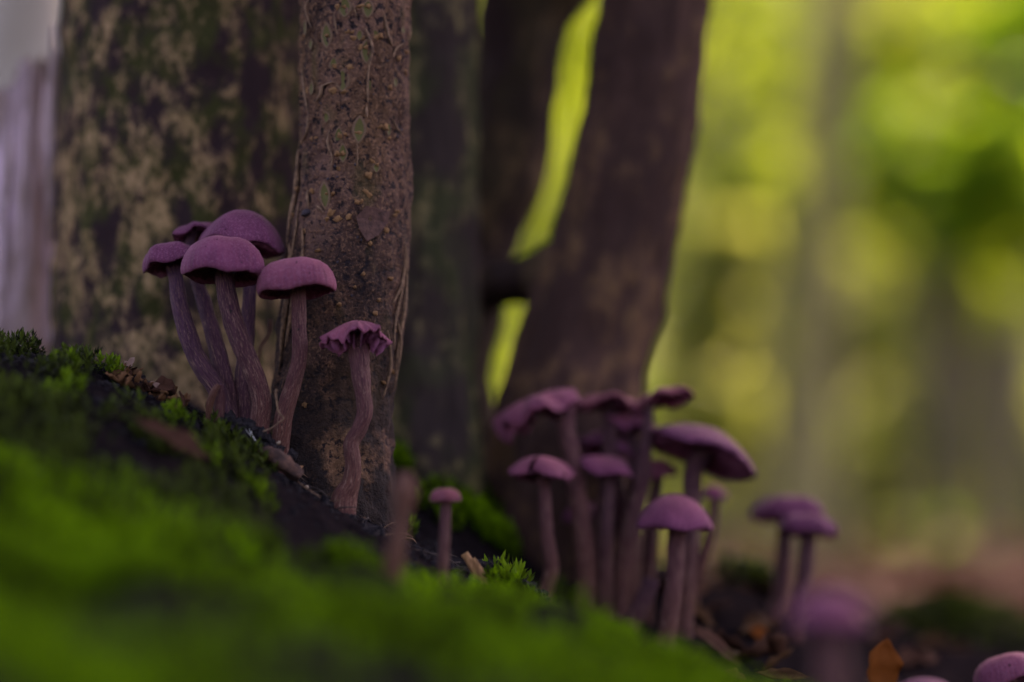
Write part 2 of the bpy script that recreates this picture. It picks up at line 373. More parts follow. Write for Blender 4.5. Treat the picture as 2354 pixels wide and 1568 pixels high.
# ------------------------------------------------------------------ trees
def trunk_mesh(name, rings, zs, nt, disp, mats, top=None):
    """rings: rows (z, x, y, r) interpolated over heights zs; disp(theta, z, r) is a radial offset"""
    R = np.array(sorted(rings)); cx = np.interp(zs, R[:, 0], R[:, 1]); cy = np.interp(zs, R[:, 0], R[:, 2]); rr = np.interp(zs, R[:, 0], R[:, 3])
    k = max(3, len(zs) // 40)
    ker = np.hanning(2 * k + 1)[1:-1] if k > 1 else np.ones(1)
    ker /= ker.sum()
    def sm(a):
        p = len(ker) // 2; return np.convolve(np.pad(a, p, mode='edge'), ker, 'valid')
    if np.allclose(np.diff(zs), zs[1] - zs[0]): cx, cy, rr = sm(cx), sm(cy), sm(rr)
    V, F = [], []
    th = np.linspace(0, 2 * math.pi, nt, endpoint=False)
    for i, z in enumerate(zs):
        for a in th:
            r = rr[i] + disp(a, z, rr[i]); zz = z
            if top: zz = min(z, top(a))
            V.append((cx[i] + r * math.cos(a), cy[i] + r * math.sin(a), zz))
    for i in range(len(zs) - 1):
        for j in range(nt):
            j2 = (j + 1) % nt; F.append((i * nt + j, i * nt + j2, (i + 1) * nt + j2, (i + 1) * nt + j))
    F.append(tuple((len(zs) - 1) * nt + j for j in range(nt)))
    me = mesh_from(name, V, F, mats)
    return me, (zs, cx, cy, rr)

def tube(pts, rad, nt=10, sub=6, noise_amp=0.0, seed=0.0, cap=True, flat=1.0):
    """swept tube with attributes; pts list of Vector, rad list"""
    pts = [Vector(p) for p in pts]; n = len(pts)
    out, rr = [], []
    for i in range(n - 1):
        p0, p1, p2, p3 = pts[max(i - 1, 0)], pts[i], pts[i + 1], pts[min(i + 2, n - 1)]
        for s in range(sub):
            q = s / sub
            out.append(0.5 * ((2 * p1) + (p2 - p0) * q + (2 * p0 - 5 * p1 + 4 * p2 - p3) * q * q + (3 * p1 - p0 - 3 * p2 + p3) * q ** 3))
            rr.append(rad[i] * (1 - q) + rad[i + 1] * q)
    out.append(pts[-1]); rr.append(rad[-1])
    V, F, A, L = [], [], [], []
    ln = 0.0; tot = sum((out[i + 1] - out[i]).length for i in range(len(out) - 1)) or 1
    ref = Vector((0, 1, 0)); prev = None
    for i, p in enumerate(out):
        tan = (out[min(i + 1, len(out) - 1)] - out[max(i - 1, 0)]).normalized()
        if prev is not None: ln += (p - prev).length
        prev = p
        if abs(tan.dot(ref)) > 0.95: ref = Vector((1, 0, 0))
        s = tan.cross(ref).normalized(); b = s.cross(tan).normalized(); ref = b if abs(b.dot(tan)) < 0.9 else ref
        for j in range(nt):
            a = 2 * math.pi * j / nt
            r = rr[i]
            if noise_amp: r *= 1 + noise_amp * mnoise.fractal(Vector((math.cos(a) * 1.6 + seed, math.sin(a) * 1.6, ln * 160)), 1.0, 2.0, 3)
            V.append(p + s * (math.cos(a) * r) + b * (math.sin(a) * r * flat))
            A.append((math.cos(a), math.sin(a), ln * 100)); L.append(ln / tot)
    for i in range(len(out) - 1):
        for j in range(nt):
            j2 = (j + 1) % nt; F.append((i * nt + j, i * nt + j2, (i + 1) * nt + j2, (i + 1) * nt + j))
    if cap:
        F.append(tuple(range(nt))[::-1]); F.append(tuple((len(out) - 1) * nt + j for j in range(nt)))
    return V, F, A, L

def tube_mesh(name, pts, rad, mat, **kw):
    V, F, A, L = tube(pts, rad, **kw)
    return mesh_from(name, V, F, [mat], {'bark': ('FLOAT_VECTOR', A), 'len': ('FLOAT', L)})

def leaf_cloud(name, n, blobs, size, mat, seed, flat=0.5):
    """many small leaf blades (folded along the midrib) spread through the given ellipsoid clumps"""
    r = np.random.default_rng(seed); B = np.array(blobs, float)
    vol = (B[:, 3] * B[:, 4] * B[:, 5]) ** 0.75; k = r.choice(len(B), n, p=vol / vol.sum())
    d = r.normal(size=(n, 3)); d /= np.linalg.norm(d, axis=1)[:, None]
    c = B[k, :3] + d * B[k, 3:6] * (r.random(n) ** 0.45)[:, None]
    ax = r.normal(size=(n, 3)); ax[:, 2] *= flat; ax /= np.linalg.norm(ax, axis=1)[:, None]
    nz = r.normal(size=(n, 3)) * 0.6 + np.array([0, 0, 1.0]); sd_ = np.cross(ax, nz); sd_ /= np.linalg.norm(sd_, axis=1)[:, None] + 1e-9
    nn = np.cross(sd_, ax); L = size * (0.6 + 0.8 * r.random(n))[:, None]
    v0 = c - ax * L * 0.5; v2 = c + ax * L * 0.5; v1 = c + sd_ * L * 0.3 + nn * L * 0.06 - ax * L * 0.05; v3 = c - sd_ * L * 0.3 + nn * L * 0.06 - ax * L * 0.05
    V = np.stack([v0, v1, v2, v3], 1).reshape(-1, 3); i = np.arange(n) * 4
    F = np.concatenate([np.stack([i, i + 1, i + 2], 1), np.stack([i, i + 2, i + 3], 1)])
    return mesh_from(name, V, F, [mat], {'rnd': ('FLOAT', np.repeat(r.random(n), 4))}, smooth=False)

def zs_dense(z0, z1, n, ztop, m):
    return np.linspace(z0, z1, n), np.linspace(z1, ztop, m)

def px_rings(rows, Y):
    out = []
    for u, v_, r in rows:
        p = P(u, v_, Y); out.append((p.z, p.x, p.y, PX(r, Y)))
    return out

def near_tree(name, label, rows, Y, mat, disp, nz, nt, ztop, lean, shade_crown_blobs, seed, nleaf=5200):
    rings = px_rings(rows, Y); top = max(rings)
    rings.append((0.55, top[1] + lean[0] * (0.55 - top[0]), Y + lean[1] * (0.55 - top[0]), top[3] * 0.97))
    rings.append((-0.05, min(rings)[1], min(rings)[2], min(rings)[3] * 1.15))
    t_ = empty(name, (min(rings)[1], Y, ground_z(min(rings)[1], Y, False)))
    tag(t_, label, 'tree')
    zs = np.linspace(0.0, 0.45, nz)
    me, prof = trunk_mesh('trunk', rings, zs, nt, disp, [mat])
    tr = child('trunk', me, t_)
    zt, xt, yt, rt = prof[0][-1], prof[1][-1], prof[2][-1], prof[3][-1]
    b = shade_crown_blobs[0]
    stem = [Vector((xt, yt, zt - 0.02)), Vector((xt + lean[0] * 0.3, yt + lean[1] * 0.3, zt + 0.3)), Vector((b[0] * 0.5 + xt * 0.5, b[1] * 0.5 + yt * 0.5, 1.3)), Vector((b[0], b[1], b[2])), Vector((b[0] + 0.1, b[1] + 0.05, ztop))]
    child('upper_trunk', tube_mesh('upper_trunk', stem, [rt * 0.99, rt * 0.9, rt * 0.75, rt * 0.5, 0.004], mat, nt=14, sub=5, noise_amp=0.12, seed=seed), t_)
    for i, q in enumerate(shade_crown_blobs):
        a = Vector((b[0] * 0.6 + xt * 0.4, b[1] * 0.6 + yt * 0.4, 1.2 + 0.25 * i)); e = Vector(q[:3])
        child('limb', tube_mesh('limb', [a, a * 0.5 + e * 0.5 + Vector((0, 0, 0.15)), e], [rt * 0.45, rt * 0.3, 0.004], mat, nt=8, sub=4), t_)
    child('crown', leaf_cloud('crown', nleaf, shade_crown_blobs, 0.085, M['leaf_dark'], seed), t_)  # crown out of view, spread and thickened to shade the foreground
    return t_, tr, prof

# slender shoot in focus
def d_sl(a, z, r):
    x, y = math.cos(a), math.sin(a)
    d = 0.0012 * mnoise.fractal(Vector((x * 1.6, y * 1.6, z * 22)), 1, 2, 3) + 0.0011 * mnoise.fractal(Vector((x * 7, y * 7, z * 130)), 1, 2, 4)
    lf = max(0, math.cos(a - math.pi * 1.12)) ** 6
    d += lf * 0.0016 * max(0, mnoise.noise(Vector((a * 9, 0, z * 30)))) + lf * 0.0012 * mnoise.noise(Vector((a * 26, 0, z * 14)))
    if z < 0.2:
        q = (0.2 - z) / 0.06
        d += 0.0016 * min(q, 1.5) * mnoise.fractal(Vector((x * 4, y * 4, z * 70)), 1, 2, 4)
    return d
SL_Y = 0.887
sl_tree, sl_trunk, SLP = near_tree('slender_tree', 'slender young trunk with speckled purplish brown bark behind the ragged broken mushroom',
    [(818, -120, 128), (818, 0, 128), (816, 200, 126), (816, 400, 128), (804, 550, 138), (786, 700, 142), (772, 850, 138), (758, 950, 142), (748, 1080, 158), (742, 1200, 185)],
    SL_Y, M['bark_slender'], d_sl, 300, 128, 2.6, (0.0, 0.0), [(-0.2, 1.0, 1.9, 0.7, 0.8, 0.6), (0.2, 1.9, 2.1, 0.8, 0.7, 0.5), (-0.8, 1.5, 2.0, 0.7, 0.7, 0.5)], 11)

def d_mossy(a, z, r):
    x, y = math.cos(a), math.sin(a)
    return 0.0035 * mnoise.fractal(Vector((x * 1.5, y * 1.5, z * 10)), 1, 2, 3) + 0.0018 * mnoise.fractal(Vector((x * 6, y * 6, z * 60)), 1, 2, 4)
near_tree('lichen_tree', 'thick trunk blotched with pale lichen and dark moss behind the tall purple cluster',
    [(426, -100, 286), (426, 0, 284), (424, 300, 282), (418, 600, 280), (410, 780, 286), (400, 900, 300), (395, 1050, 340)],
    0.985, M['bark_mossy'], d_mossy, 170, 120, 4.4, (0.0, 0.01), [(-0.3, 1.1, 3.0, 1.3, 1.3, 0.9), (0.3, 2.4, 3.2, 1.2, 1.0, 0.8), (-1.3, 1.6, 2.9, 1.0, 1.0, 0.7), (0.1, 0.2, 3.1, 1.0, 0.9, 0.6)], 12, 8000)
near_tree('algae_tree', 'greenish algae covered trunk half hidden by the slender speckled trunk',
    [(1004, -100, 104), (1000, 100, 98), (992, 400, 96), (985, 700, 105), (975, 900, 115), (970, 1050, 140)],
    1.01, M['bark_green'], d_mossy, 110, 72, 3.4, (0.02, 0.04), [(0.2, 1.9, 2.5, 0.9, 0.8, 0.6), (0.9, 2.1, 2.6, 0.8, 0.8, 0.6)], 13)
near_tree('brown_tree', 'dark brown trunk left of the slit of bright green light',
    [(1320, -120, 140), (1222, 0, 138), (1202, 50, 112), (1192, 150, 100), (1172, 300, 96), (1145, 450, 94), (1088, 545, 92), (1052, 700, 94), (1034, 850, 88), (1036, 1000, 110), (1030, 1150, 140)],
    1.09, M['bark_middle'], d_mossy, 110, 72, 3.8, (0.12, 0.10), [(0.5, 2.4, 3.0, 1.1, 1.0, 0.7), (1.3, 2.4, 2.8, 0.9, 0.9, 0.6), (0.7, 3.2, 3.4, 1.1, 0.9, 0.7)], 14, 6500)
dk_tree, dk_trunk, DKP = near_tree('dark_tree', 'leaning dark trunk right of the slit of bright green light',
    [(1528, -120, 135), (1507, 0, 135), (1467, 300, 131), (1440, 420, 131), (1415, 540, 133), (1368, 700, 150), (1346, 770, 156), (1321, 850, 162), (1303, 950, 172), (1305, 1080, 185), (1290, 1250, 190)],
    1.03, M['bark_dark'], d_mossy, 130, 84, 4.0, (0.17, 0.03), [(0.7, 1.3, 2.9, 1.1, 1.0, 0.8), (1.0, 2.2, 3.3, 1.1, 1.0, 0.7), (1.5, 0.9, 2.9, 0.9, 0.9, 0.6), (0.8, 0.2, 3.0, 0.9, 0.8, 0.6)], 15, 7500)
child('branch', tube_mesh('branch', [P(1050, 668, 1.08), P(1130, 655, 1.065), P(1220, 640, 1.05), P(1330, 628, 1.03)], [PX(70, 1.05), PX(58, 1.05), PX(54, 1.05), PX(85, 1.05)], M['bark_middle'], nt=20, sub=8, noise_amp=0.28), dk_tree)

# broken pale stump
def st_top(a):
    x = math.cos(a)
    z0 = P(0, 330, 1.03).z; z1 = P(140, 120, 1.03).z
    return z0 + (z1 - z0) * (0.5 + 0.5 * x) + 0.010 * mnoise.noise(Vector((a * 3.1, 0, 0))) + 0.006 * mnoise.noise(Vector((a * 11, 3, 0)))
def d_st(a, z, r): return 0.004 * mnoise.fractal(Vector((math.cos(a) * 4, math.sin(a) * 4, z * 5)), 1, 2, 4)
stp = empty('broken_stump', tuple(P(10, 860, 1.04))); tag(stp, 'pale weathered broken stump with a slanting splintered top', 'stump')
me, _ = trunk_mesh('stump_wood', px_rings([(10, 0, 128), (10, 500, 132), (5, 800, 150), (0, 1100, 200)], 1.04), np.linspace(0.05, 0.36, 130), 110, d_st, [M['pale_wood']], top=st_top)
child('stump_wood', me, stp)
for u, v0, v1, r in ((118, 60, 560, 15), (138, 470, 700, 11), (100, 190, 420, 9), (52, 250, 600, 12), (20, 300, 480, 10), (128, 640, 860, 13)):
    child('splinter', tube_mesh('splinter', [P(u + 6, v0, 0.995), P(u, (v0 + v1) / 2, 0.99), P(u - 4, v1, 0.995)], [0.0006, PX(r, 1), 0.0008], M['pale_wood'], nt=8, sub=6, noise_amp=0.2), stp)

# ---- lenticels, slits, peeling strips on the slender trunk
def on_trunk(u, v_, lift=0.0):
    zs, cx, cy, rr = SLP
    Y = SL_Y - 0.015
    for _ in range(4):
        p = P(u, v_, Y); x = np.interp(p.z, zs, cx); r = np.interp(p.z, zs, rr)
        s = max(-0.96, min(0.96, (p.x - x) / r)); Y = np.interp(p.z, zs, cy) - math.sqrt(1 - s * s) * r
    n = Vector((s, -math.sqrt(1 - s * s), 0)); a = math.atan2(n.y, n.x)
    rad = r + d_sl(a, p.z, r) + lift
    return Vector((x + n.x * rad, np.interp(p.z, zs, cy) + n.y * rad, p.z)), n

def slit_mesh(seed):
    r = random.Random(seed); V, F, fm = [], [], []; N = 14
    def outline(s, z):
        for i in range(N):
            a = 2 * math.pi * i / N; c, q = math.cos(a), math.sin(a)
            V.append((0.5 * c * (1 - abs(q) ** 2.2 * 0.55) * s * (1 + 0.06 * r.uniform(-1, 1)), 0.5 * q * (1 + (s - 1) * 0.5), z + 0.02 * r.uniform(-1, 1)))
    outline(1.35, -0.10); outline(1.18, 0.10); outline(0.92, 0.09); outline(0.84, 0.01)
    for k in range(3):
        for i in range(N):
            j = (i + 1) % N; F.append((k * N + i, k * N + j, (k + 1) * N + j, (k + 1) * N + i)); fm.append(0)
    V.append((0, 0, 0.04))
    for i in range(N): F.append((3 * N + i, 3 * N + (i + 1) % N, 4 * N)); fm.append(1)
    return mesh_from('lenticel_slit', V, F, [M['slit_lip'], M['slit_green']], fmat=fm)
def lump_mesh(name, seed, mat, sub=2, amp=0.45, fr=1.6):
    bm = bmesh.new(); bmesh.ops.create_icosphere(bm, subdivisions=sub, radius=0.5)
    for vv in bm.verts: vv.co *= 1 + amp * mnoise.fractal(vv.co * fr * 2 + Vector((seed * 7.7, 0, 0)), 1, 2, 3)
    me = bpy.data.meshes.new(name); bm.to_mesh(me); bm.free(); me.materials.append(mat)
    me.polygons.foreach_set('use_smooth', np.full(len(me.polygons), True)); return me
SLITS = [slit_mesh(i) for i in range(4)]; CORKS = [lump_mesh('cork_bump', i, M['cork'], 2, 1.0, 2.2) for i in range(5)]
PELL = [lump_mesh('bark_pellet', i + 9, M['pellet']) for i in range(2)]
sl_off = sl_tree.location
def stick(name, me, u, v_, w_, h_, d_, lift, rot=0.0):
    p, n = on_trunk(u, v_, lift)
    up = Vector((0, 0, 1)); s = up.cross(n).normalized()
    m = Matrix((s, up, n)).transposed() @ Matrix.Rotation(rot, 3, 'Z')
    o = obj(name, me, sl_trunk); o.location = p
    o.rotation_euler = m.to_euler(); o.scale = (PX(w_, 0.87), PX(h_, 0.87), d_)
    return o
def z3(x, y, top=0): return ((900 + x / 3.92) / 1.4987, (top + y / 3.92) / 1.4987)
K = 1 / 3.92 / 1.4987
sl = [(1130, 100, 130, 230), (1430, 130, 110, 200), (905, 490, 110, 280), (1325, 480, 60, 120), (1535, 470, 90, 110), (1420, 700, 110, 270), (985, 870, 80, 150), (1100, 1090, 130, 250), (1450, 1120, 130, 290), (670, 600, 60, 120), (700, 1200, 60, 150), (1820, 1110, 60, 110), (1920, 410, 70, 80), (640, 380, 50, 170)]
sl4 = [(1320, 190, 120, 300), (1050, 280, 90, 210), (1105, 500, 85, 210), (860, 1070, 110, 300), (1545, 700, 70, 110), (1730, 180, 50, 150), (880, 20, 80, 120)]
for i, (x, y, a, b) in enumerate(sl): stick('lenticel_slit', SLITS[i % 4], *z3(x, y), a * K * 1.25, b * K * 1.15, 0.0014, 0.0002, random.uniform(-.08, .08))
for i, (x, y, a, b) in enumerate(sl4): stick('lenticel_slit', SLITS[i % 4], *z3(x, y, 400), a * K * 1.25, b * K * 1.15, 0.0014, 0.0002, random.uniform(-.08, .08))
bp = [(1040, 90), (1130, 95), (1340, 90), (1430, 95), (910, 490), (1250, 510), (1370, 510), (1540, 500), (1600, 490), (1340, 645), (1410, 640), (1010, 900), (1190, 910), (610, 570), (1860, 790), (980, 1220), (1130, 1240), (640, 1230), (1750, 1180), (1160, 430), (1230, 430), (550, 480), (2010, 700), (2040, 980)]
bp4 = [(1310, 225), (1070, 265), (1140, 250), (680, 310), (740, 300), (1030, 510), (1105, 505), (1620, 140), (1690, 150), (1750, 290), (1500, 610), (1560, 660), (880, 1050), (970, 1050), (490, 990), (510, 350), (1040, 700), (1290, 1165), (1345, 1155), (1410, 1020), (1450, 1050), (1840, 1290), (1030, 1390), (890, 1390), (1180, 1370), (1820, 1330), (570, 1540), (1700, 1540), (1340, 1500), (330, 1340), (1450, 790), (940, 1300)]
for i, (x, y) in enumerate(bp): stick('cork_bump', CORKS[i % 5], *z3(x, y), random.uniform(10, 21), random.uniform(7, 16), 0.0017, 0.0, random.uniform(-.8, .8))
for i, (x, y) in enumerate(bp4): stick('cork_bump', CORKS[i % 5], *z3(x, y, 400), random.uniform(8, 20), random.uniform(7, 16), 0.0017, 0.0, random.uniform(-.8, .8))
for u, v_ in ((815, 660), (835, 630), (860, 720), (895, 640), (905, 760), (850, 560), (720, 440), (730, 575), (870, 690), (780, 700), (905, 855), (700, 930), (880, 880)):
    stick('cork_bump', CORKS[random.randrange(5)], u, v_, random.uniform(8, 16), random.uniform(7, 12), 0.0018, 0.0001, random.uniform(-.6, .6))
stick('bark_pellet', PELL[0], *z3(605, 1310, 400), 30, 17, 0.004, 0.0006, 0.25)
for i in range(42):
    u, v_ = random.uniform(690, 940), random.uniform(20, 720)
    stick('bark_pellet', PELL[i % 2], u, v_, random.uniform(3, 9), random.uniform(3, 8), 0.0012, 0.0, random.uniform(0, 3))
def strip(pts, r, lifts=0.0004):
    q = [on_trunk(u, v_, lifts + random.uniform(0, 0.0008))[0] for u, v_ in pts]
    o = obj('bark_strip', tube_mesh('bark_strip', q, [PX(r * 0.3, .87)] + [PX(r, .87)] * (len(q) - 2) + [PX(r * 0.2, .87)], M['strip'], nt=6, sub=4, noise_amp=0.5, seed=pts[0][0]), sl_trunk)
for pts, r, tp in (([(1400, 380), (1440, 480), (1480, 640), (1470, 800), (1440, 950), (1430, 1200), (1440, 1420)], 3.2, 0), ([(690, 0), (645, 100), (660, 230), (710, 400)], 2.6, 0), ([(1005, 180), (1020, 330), (1045, 490)], 2.4, 0),
    ([(1000, 1120), (860, 1170), (830, 1300), (740, 1410)], 4.0, 0), ([(1650, 180), (1690, 330), (1720, 540), (1790, 640)], 3, 0), ([(1890, 590), (1820, 660), (1760, 790)], 3.6, 0), ([(1240, 80), (1270, 170), (1290, 270)], 2, 0),
    ([(1430, 1420), (1415, 1500), (1425, 1600)], 4, 0), ([(1290, 390), (1300, 560), (1290, 690)], 2, 400), ([(940, 200), (920, 380), (970, 560), (940, 760)], 3.2, 400), ([(1780, 20), (1830, 150), (1890, 220)], 3, 400),
    ([(650, 0), (640, 200), (570, 400)], 3.5, 400), ([(800, 1000), (810, 1120), (850, 1220)], 2.6, 400), ([(750, 1210), (800, 1250), (850, 1310)], 4.5, 400), ([(540, 900), (550, 1100), (590, 1290), (650, 1500)], 4, 0),
    ([(430, 450), (400, 700), (370, 950), (340, 1250), (320, 1500)], 5, 400), ([(480, 450), (440, 700), (420, 1000), (370, 1300)], 4, 400), ([(650, 1000), (650, 1130), (660, 1250)], 4, 400), ([(2030, 300), (2050, 420), (2010, 560)], 3, 0), ([(1840, 1000), (1900, 1120)], 3, 0)):
    strip([z3(x, y, tp) for x, y in pts], r)
for pts in ([(925, 560), (922, 640), (905, 740), (895, 800)], [(935, 570), (930, 690), (912, 800), (900, 880)], [(905, 720), (915, 790), (905, 900)], [(680, 640), (672, 720), (665, 800)], [(930, 600), (915, 660), (900, 700)], [(690, 470), (678, 540), (668, 600), (662, 660)], [(684, 440), (672, 500), (666, 570)], [(697, 520), (690, 590), (676, 650)], [(672, 560), (664, 640), (655, 720), (650, 790)], [(662, 690), (652, 760), (645, 850)], [(700, 780), (690, 850), (680, 930)], [(885, 760), (890, 840), (878, 920)]):
    strip(pts, random.uniform(3.5, 6.5))
# loose plate of red bark
V, F = [], []
pl = [(818, 500), (840, 474), (866, 480), (892, 488), (888, 512), (868, 540), (842, 556), (826, 530)]
for lf in (-0.0005, 0.0013):
    for u, v_ in pl: V.append(on_trunk(u, v_, lf)[0])
nP = len(pl); F = [tuple(range(nP, 2 * nP))[::-1]] + [(i, i + nP, (i + 1) % nP + nP, (i + 1) % nP) for i in range(nP)]
obj('bark_plate', mesh_from('bark_plate', V, F, [M['plate']], smooth=False), sl_trunk)

# ------------------------------------------------------------------ mushrooms
PROF = {   # (radius, height) of the upper skin from crown to rim, in units of cap radius
    'bun':  [(0, .66), (.22, .655), (.45, .62), (.65, .55), (.82, .43), (.935, .25), (.99, .05), (1.0, -.08), (.98, -.18), (.93, -.20)],
    'dome': [(0, .80), (.18, .785), (.38, .72), (.57, .60), (.74, .44), (.87, .26), (.965, .08), (1.0, -.03), (.985, -.09), (.94, -.09)],
    'flat': [(0, .30), (.2, .31), (.4, .30), (.6, .25), (.78, .17), (.9, .09), (.98, .01), (1.0, -.05), (.98, -.09), (.94, -.08)],
    'umb':  [(0, .55), (.15, .53), (.32, .47), (.5, .38), (.68, .26), (.84, .13), (.96, .0), (1.0, -.06), (.985, -.10), (.95, -.09)],
}
def cap_mesh(R, prof, seed, wave=0.03, nw=5, rimwave=0.03, fold=None, tear=None):
    pr = PROF[prof]; N = 96; V, F, rad, ang, fm = [], [], [], [], []
    r0 = random.Random(seed); ph = r0.uniform(0, 6.28)
    under = [(.90, -.06 if prof != 'bun' else -.10), (.7, .02), (.45, .10), (.18, .12), (0.0, .12)]
    allp = pr + under; ns = len(pr)
    for k, (r, h) in enumerate(allp):
        for j in range(N):
            a = 2 * math.pi * j / N
            e = r ** 2
            rr = r * (1 + wave * e * math.sin(nw * a + ph) + 0.05 * e * mnoise.noise(Vector((math.cos(a) * 1.3, math.sin(a) * 1.3, seed))))
            hh = h + wave * 1.6 * e * math.sin(nw * a + ph + 1.0) + 0.05 * e * mnoise.noise(Vector((math.cos(a) * 1.1, math.sin(a) * 1.1, seed + 5)))
            if r > 0.85:
                q = (r - 0.85) / 0.15; nn = mnoise.fractal(Vector((math.cos(a) * 6, math.sin(a) * 6, seed * 3.3)), 1, 2, 3)
                hh += rimwave * q * nn; rr += rimwave * 0.5 * q * nn
            hh += 0.02 * mnoise.noise(Vector((rr * math.cos(a) * 2.5, rr * math.sin(a) * 2.5, seed + 9)))
            if fold: rr, hh = fold(rr, hh, a, r)
            V.append((R * rr * math.cos(a), R * rr * math.sin(a), R * hh)); rad.append(min(r, 1.0)); ang.append(a)
    for k in range(len(allp) - 1):
        for j in range(N):
            j2 = (j + 1) % N
            if tear and tear(2 * math.pi * (j + .5) / N, allp[k][0]): continue
            F.append((k * N + j, k * N + j2, (k + 1) * N + j2, (k + 1) * N + j)[::-1]); fm.append(0 if k < ns - 1 else 1)
    return V, F, rad, ang, fm

def gill_pts(R, prof, seed, n, fold=None, depth=0.12):
    V, F = [], []; r0 = random.Random(seed + 50)
    rimh = -.06 if prof != 'bun' else -.10
    for i in range(n):
        a = 2 * math.pi * (i + r0.uniform(-.2, .2)) / n; b = len(V); rin = 0.16 if i % 2 == 0 else 0.5
        for s in range(5):
            q = s / 4; r = rin + (0.92 - rin) * q
            h = np.interp(r, [0, .18, .45, .7, .9, 1], [.12, .12, .10, .02, rimh, rimh - .05])
            for dlt in (0.02, -depth * math.sin(math.pi * min(1, 0.12 + q * 0.86)) - 0.01):
                rr, hh = r, h + dlt
                if fold: rr, hh = fold(rr, hh, a, r)
                V.append((R * rr * math.cos(a), R * rr * math.sin(a), R * hh))
        for s in range(4): F.append((b + 2 * s, b + 2 * s + 1, b + 2 * s + 3, b + 2 * s + 2))
    return V, F

def speck_mesh(V, rad, n, seed):
    r0 = random.Random(seed); VV, FF = [], []
    cand = [Vector(p) for p, q in zip(V, rad) if 0.05 < q < 0.97][: len(V) // 2]
    for _ in range(n):
        p = r0.choice(cand) * 1.0; s = r0.uniform(0.00018, 0.00062); b = len(VV)
        ax = [Vector((r0.gauss(0, 1), r0.gauss(0, 1), r0.gauss(0, 1))).normalized() for _ in range(4)]
        for q in ax: VV.append(p + q * s * r0.uniform(0.7, 1.8))
        FF += [(b, b + 1, b + 2), (b, b + 2, b + 3), (b, b + 3, b + 1), (b + 1, b + 3, b + 2)]
    return mesh_from('soil_speck', VV, FF, [M['crumb']], smooth=False)

def mushroom(name, label, group, cap, stem, Y, capm='cap', stemm='stem', prof='bun', roll=0, pitch=0, seed=1, wave=0.03, nw=5, rimwave=0.03, specks=10, dY=0.0, fold=None, ngill=44, squash=1.0, toground=True, sep_gills=False, cat='mushroom', tear=None):
    """cap = (u, v, width) with v the height of the rim plane at the cap's middle; stem rows (u, v, width)"""
    cu, cv, cw = cap; R = PX(cw / 2, Y); c = P(cu, cv, Y)
    pts = [P(u, v_, Y + dY * i / max(1, len(stem) - 1)) for i, (u, v_, _) in enumerate(stem)]
    rad = [PX(q / 2, Y) for _, _, q in stem]
    if toground:
        gz_ = ground_z(pts[-1].x, pts[-1].y)
        if pts[-1].z > gz_ - 0.003:
            e = pts[-1].copy(); e.z = gz_ - 0.006
            if pts[-1].z - e.z > 0.004: pts.append(e); rad.append(rad[-1] * 1.05)
            else: pts[-1].z = e.z
    base = pts[-1].copy()
    root = empty(name, base); tag(root, label, cat, group)
    rot = Matrix.Rotation(math.radians(roll), 3, 'Y') @ Matrix.Rotation(math.radians(pitch), 3, 'X') @ Matrix.Rotation(seed * 1.7, 3, 'Z')
    V, F, ra, an, fm = cap_mesh(R, prof, seed, wave, nw, rimwave, fold, tear)
    def tr(vs): return [rot @ Vector((p[0], p[1], p[2] * squash)) + c for p in vs]
    W = tr(V)
    capo = child('cap', mesh_from('cap', W, F, [M[capm], M['gill']], {'rad': ('FLOAT', ra), 'ang': ('FLOAT', an)}, fmat=fm), root)
    # join the stem to the underside of the cap
    topc = rot @ Vector((0, 0, R * 0.14 * squash)) + c
    if abs(topc.x - pts[0].x) > 0.3 * R:
        loc_ = rot.inverted() @ (pts[0] - c); loc_.z = R * 0.10 * squash; topc = rot @ loc_ + c; topc.x = pts[0].x
    pts = [topc] + pts; rad = [rad[0] * 1.12] + rad
    child('stem', tube_mesh('stem', pts, rad, M[stemm], nt=30, sub=9, noise_amp=0.11, seed=seed * 3.1), root)
    gv, gf = gill_pts(R, prof, seed, ngill, fold, depth=0.12)
    if sep_gills:
        for k in range(ngill):
            vs = tr(gv[k * 10:(k + 1) * 10]); child('gill', mesh_from('gill', vs, [(2 * s, 2 * s + 1, 2 * s + 3, 2 * s + 2) for s in range(4)], [M['gill']]), root)
    else:
        tag(child('gills', mesh_from('gills', tr(gv), gf, [M['gill']]), root), kind='stuff')
    if specks:
        so_ = child('soil_specks', speck_mesh(W, ra, specks, seed), root); so_['kind'] = 'stuff'
    return root

GA = 'purple mushrooms in front of the slender trunk'; GB = 'purple mushrooms crowded below the dark leaning trunk'; GC = 'purple mushrooms beyond the moss slope'
mushroom('mushroom', 'small tilted violet mushroom cap peeping out behind the largest purple cap', GA, (448, 535, 108), [(437, 560, 24), (452, 640, 30), (470, 700, 34), (490, 770, 38), (513, 860, 42), (524, 960, 46)], 0.888, 'cap_violet', 'stem_violet', 'flat', roll=-14, pitch=-8, seed=3, wave=0.05, specks=6, squash=1.15, dY=-0.02)
mushroom('mushroom', 'broad violet mushroom with a high rounded cap, behind the front cap of the tall cluster', GA, (557, 560, 196), [(575, 620, 30), (572, 700, 32), (566, 800, 34), (557, 880, 38), (560, 975, 44)], 0.880, 'cap_violet', 'stem_violet', 'dome', roll=8, pitch=-5, seed=4, specks=14, dY=-0.008)
mushroom('mushroom', 'violet mushroom with drooping cap and curved violet stem, outermost of the tall cluster', GA, (393, 604, 132), [(404, 640, 34), (413, 700, 38), (432, 770, 42), (462, 840, 44), (498, 892, 46), (520, 950, 48), (528, 990, 50)], 0.872, 'cap_violet', 'stem_violet', 'bun', roll=-9, pitch=-9, seed=5, wave=0.05, rimwave=0.05, specks=12, dY=-0.008)
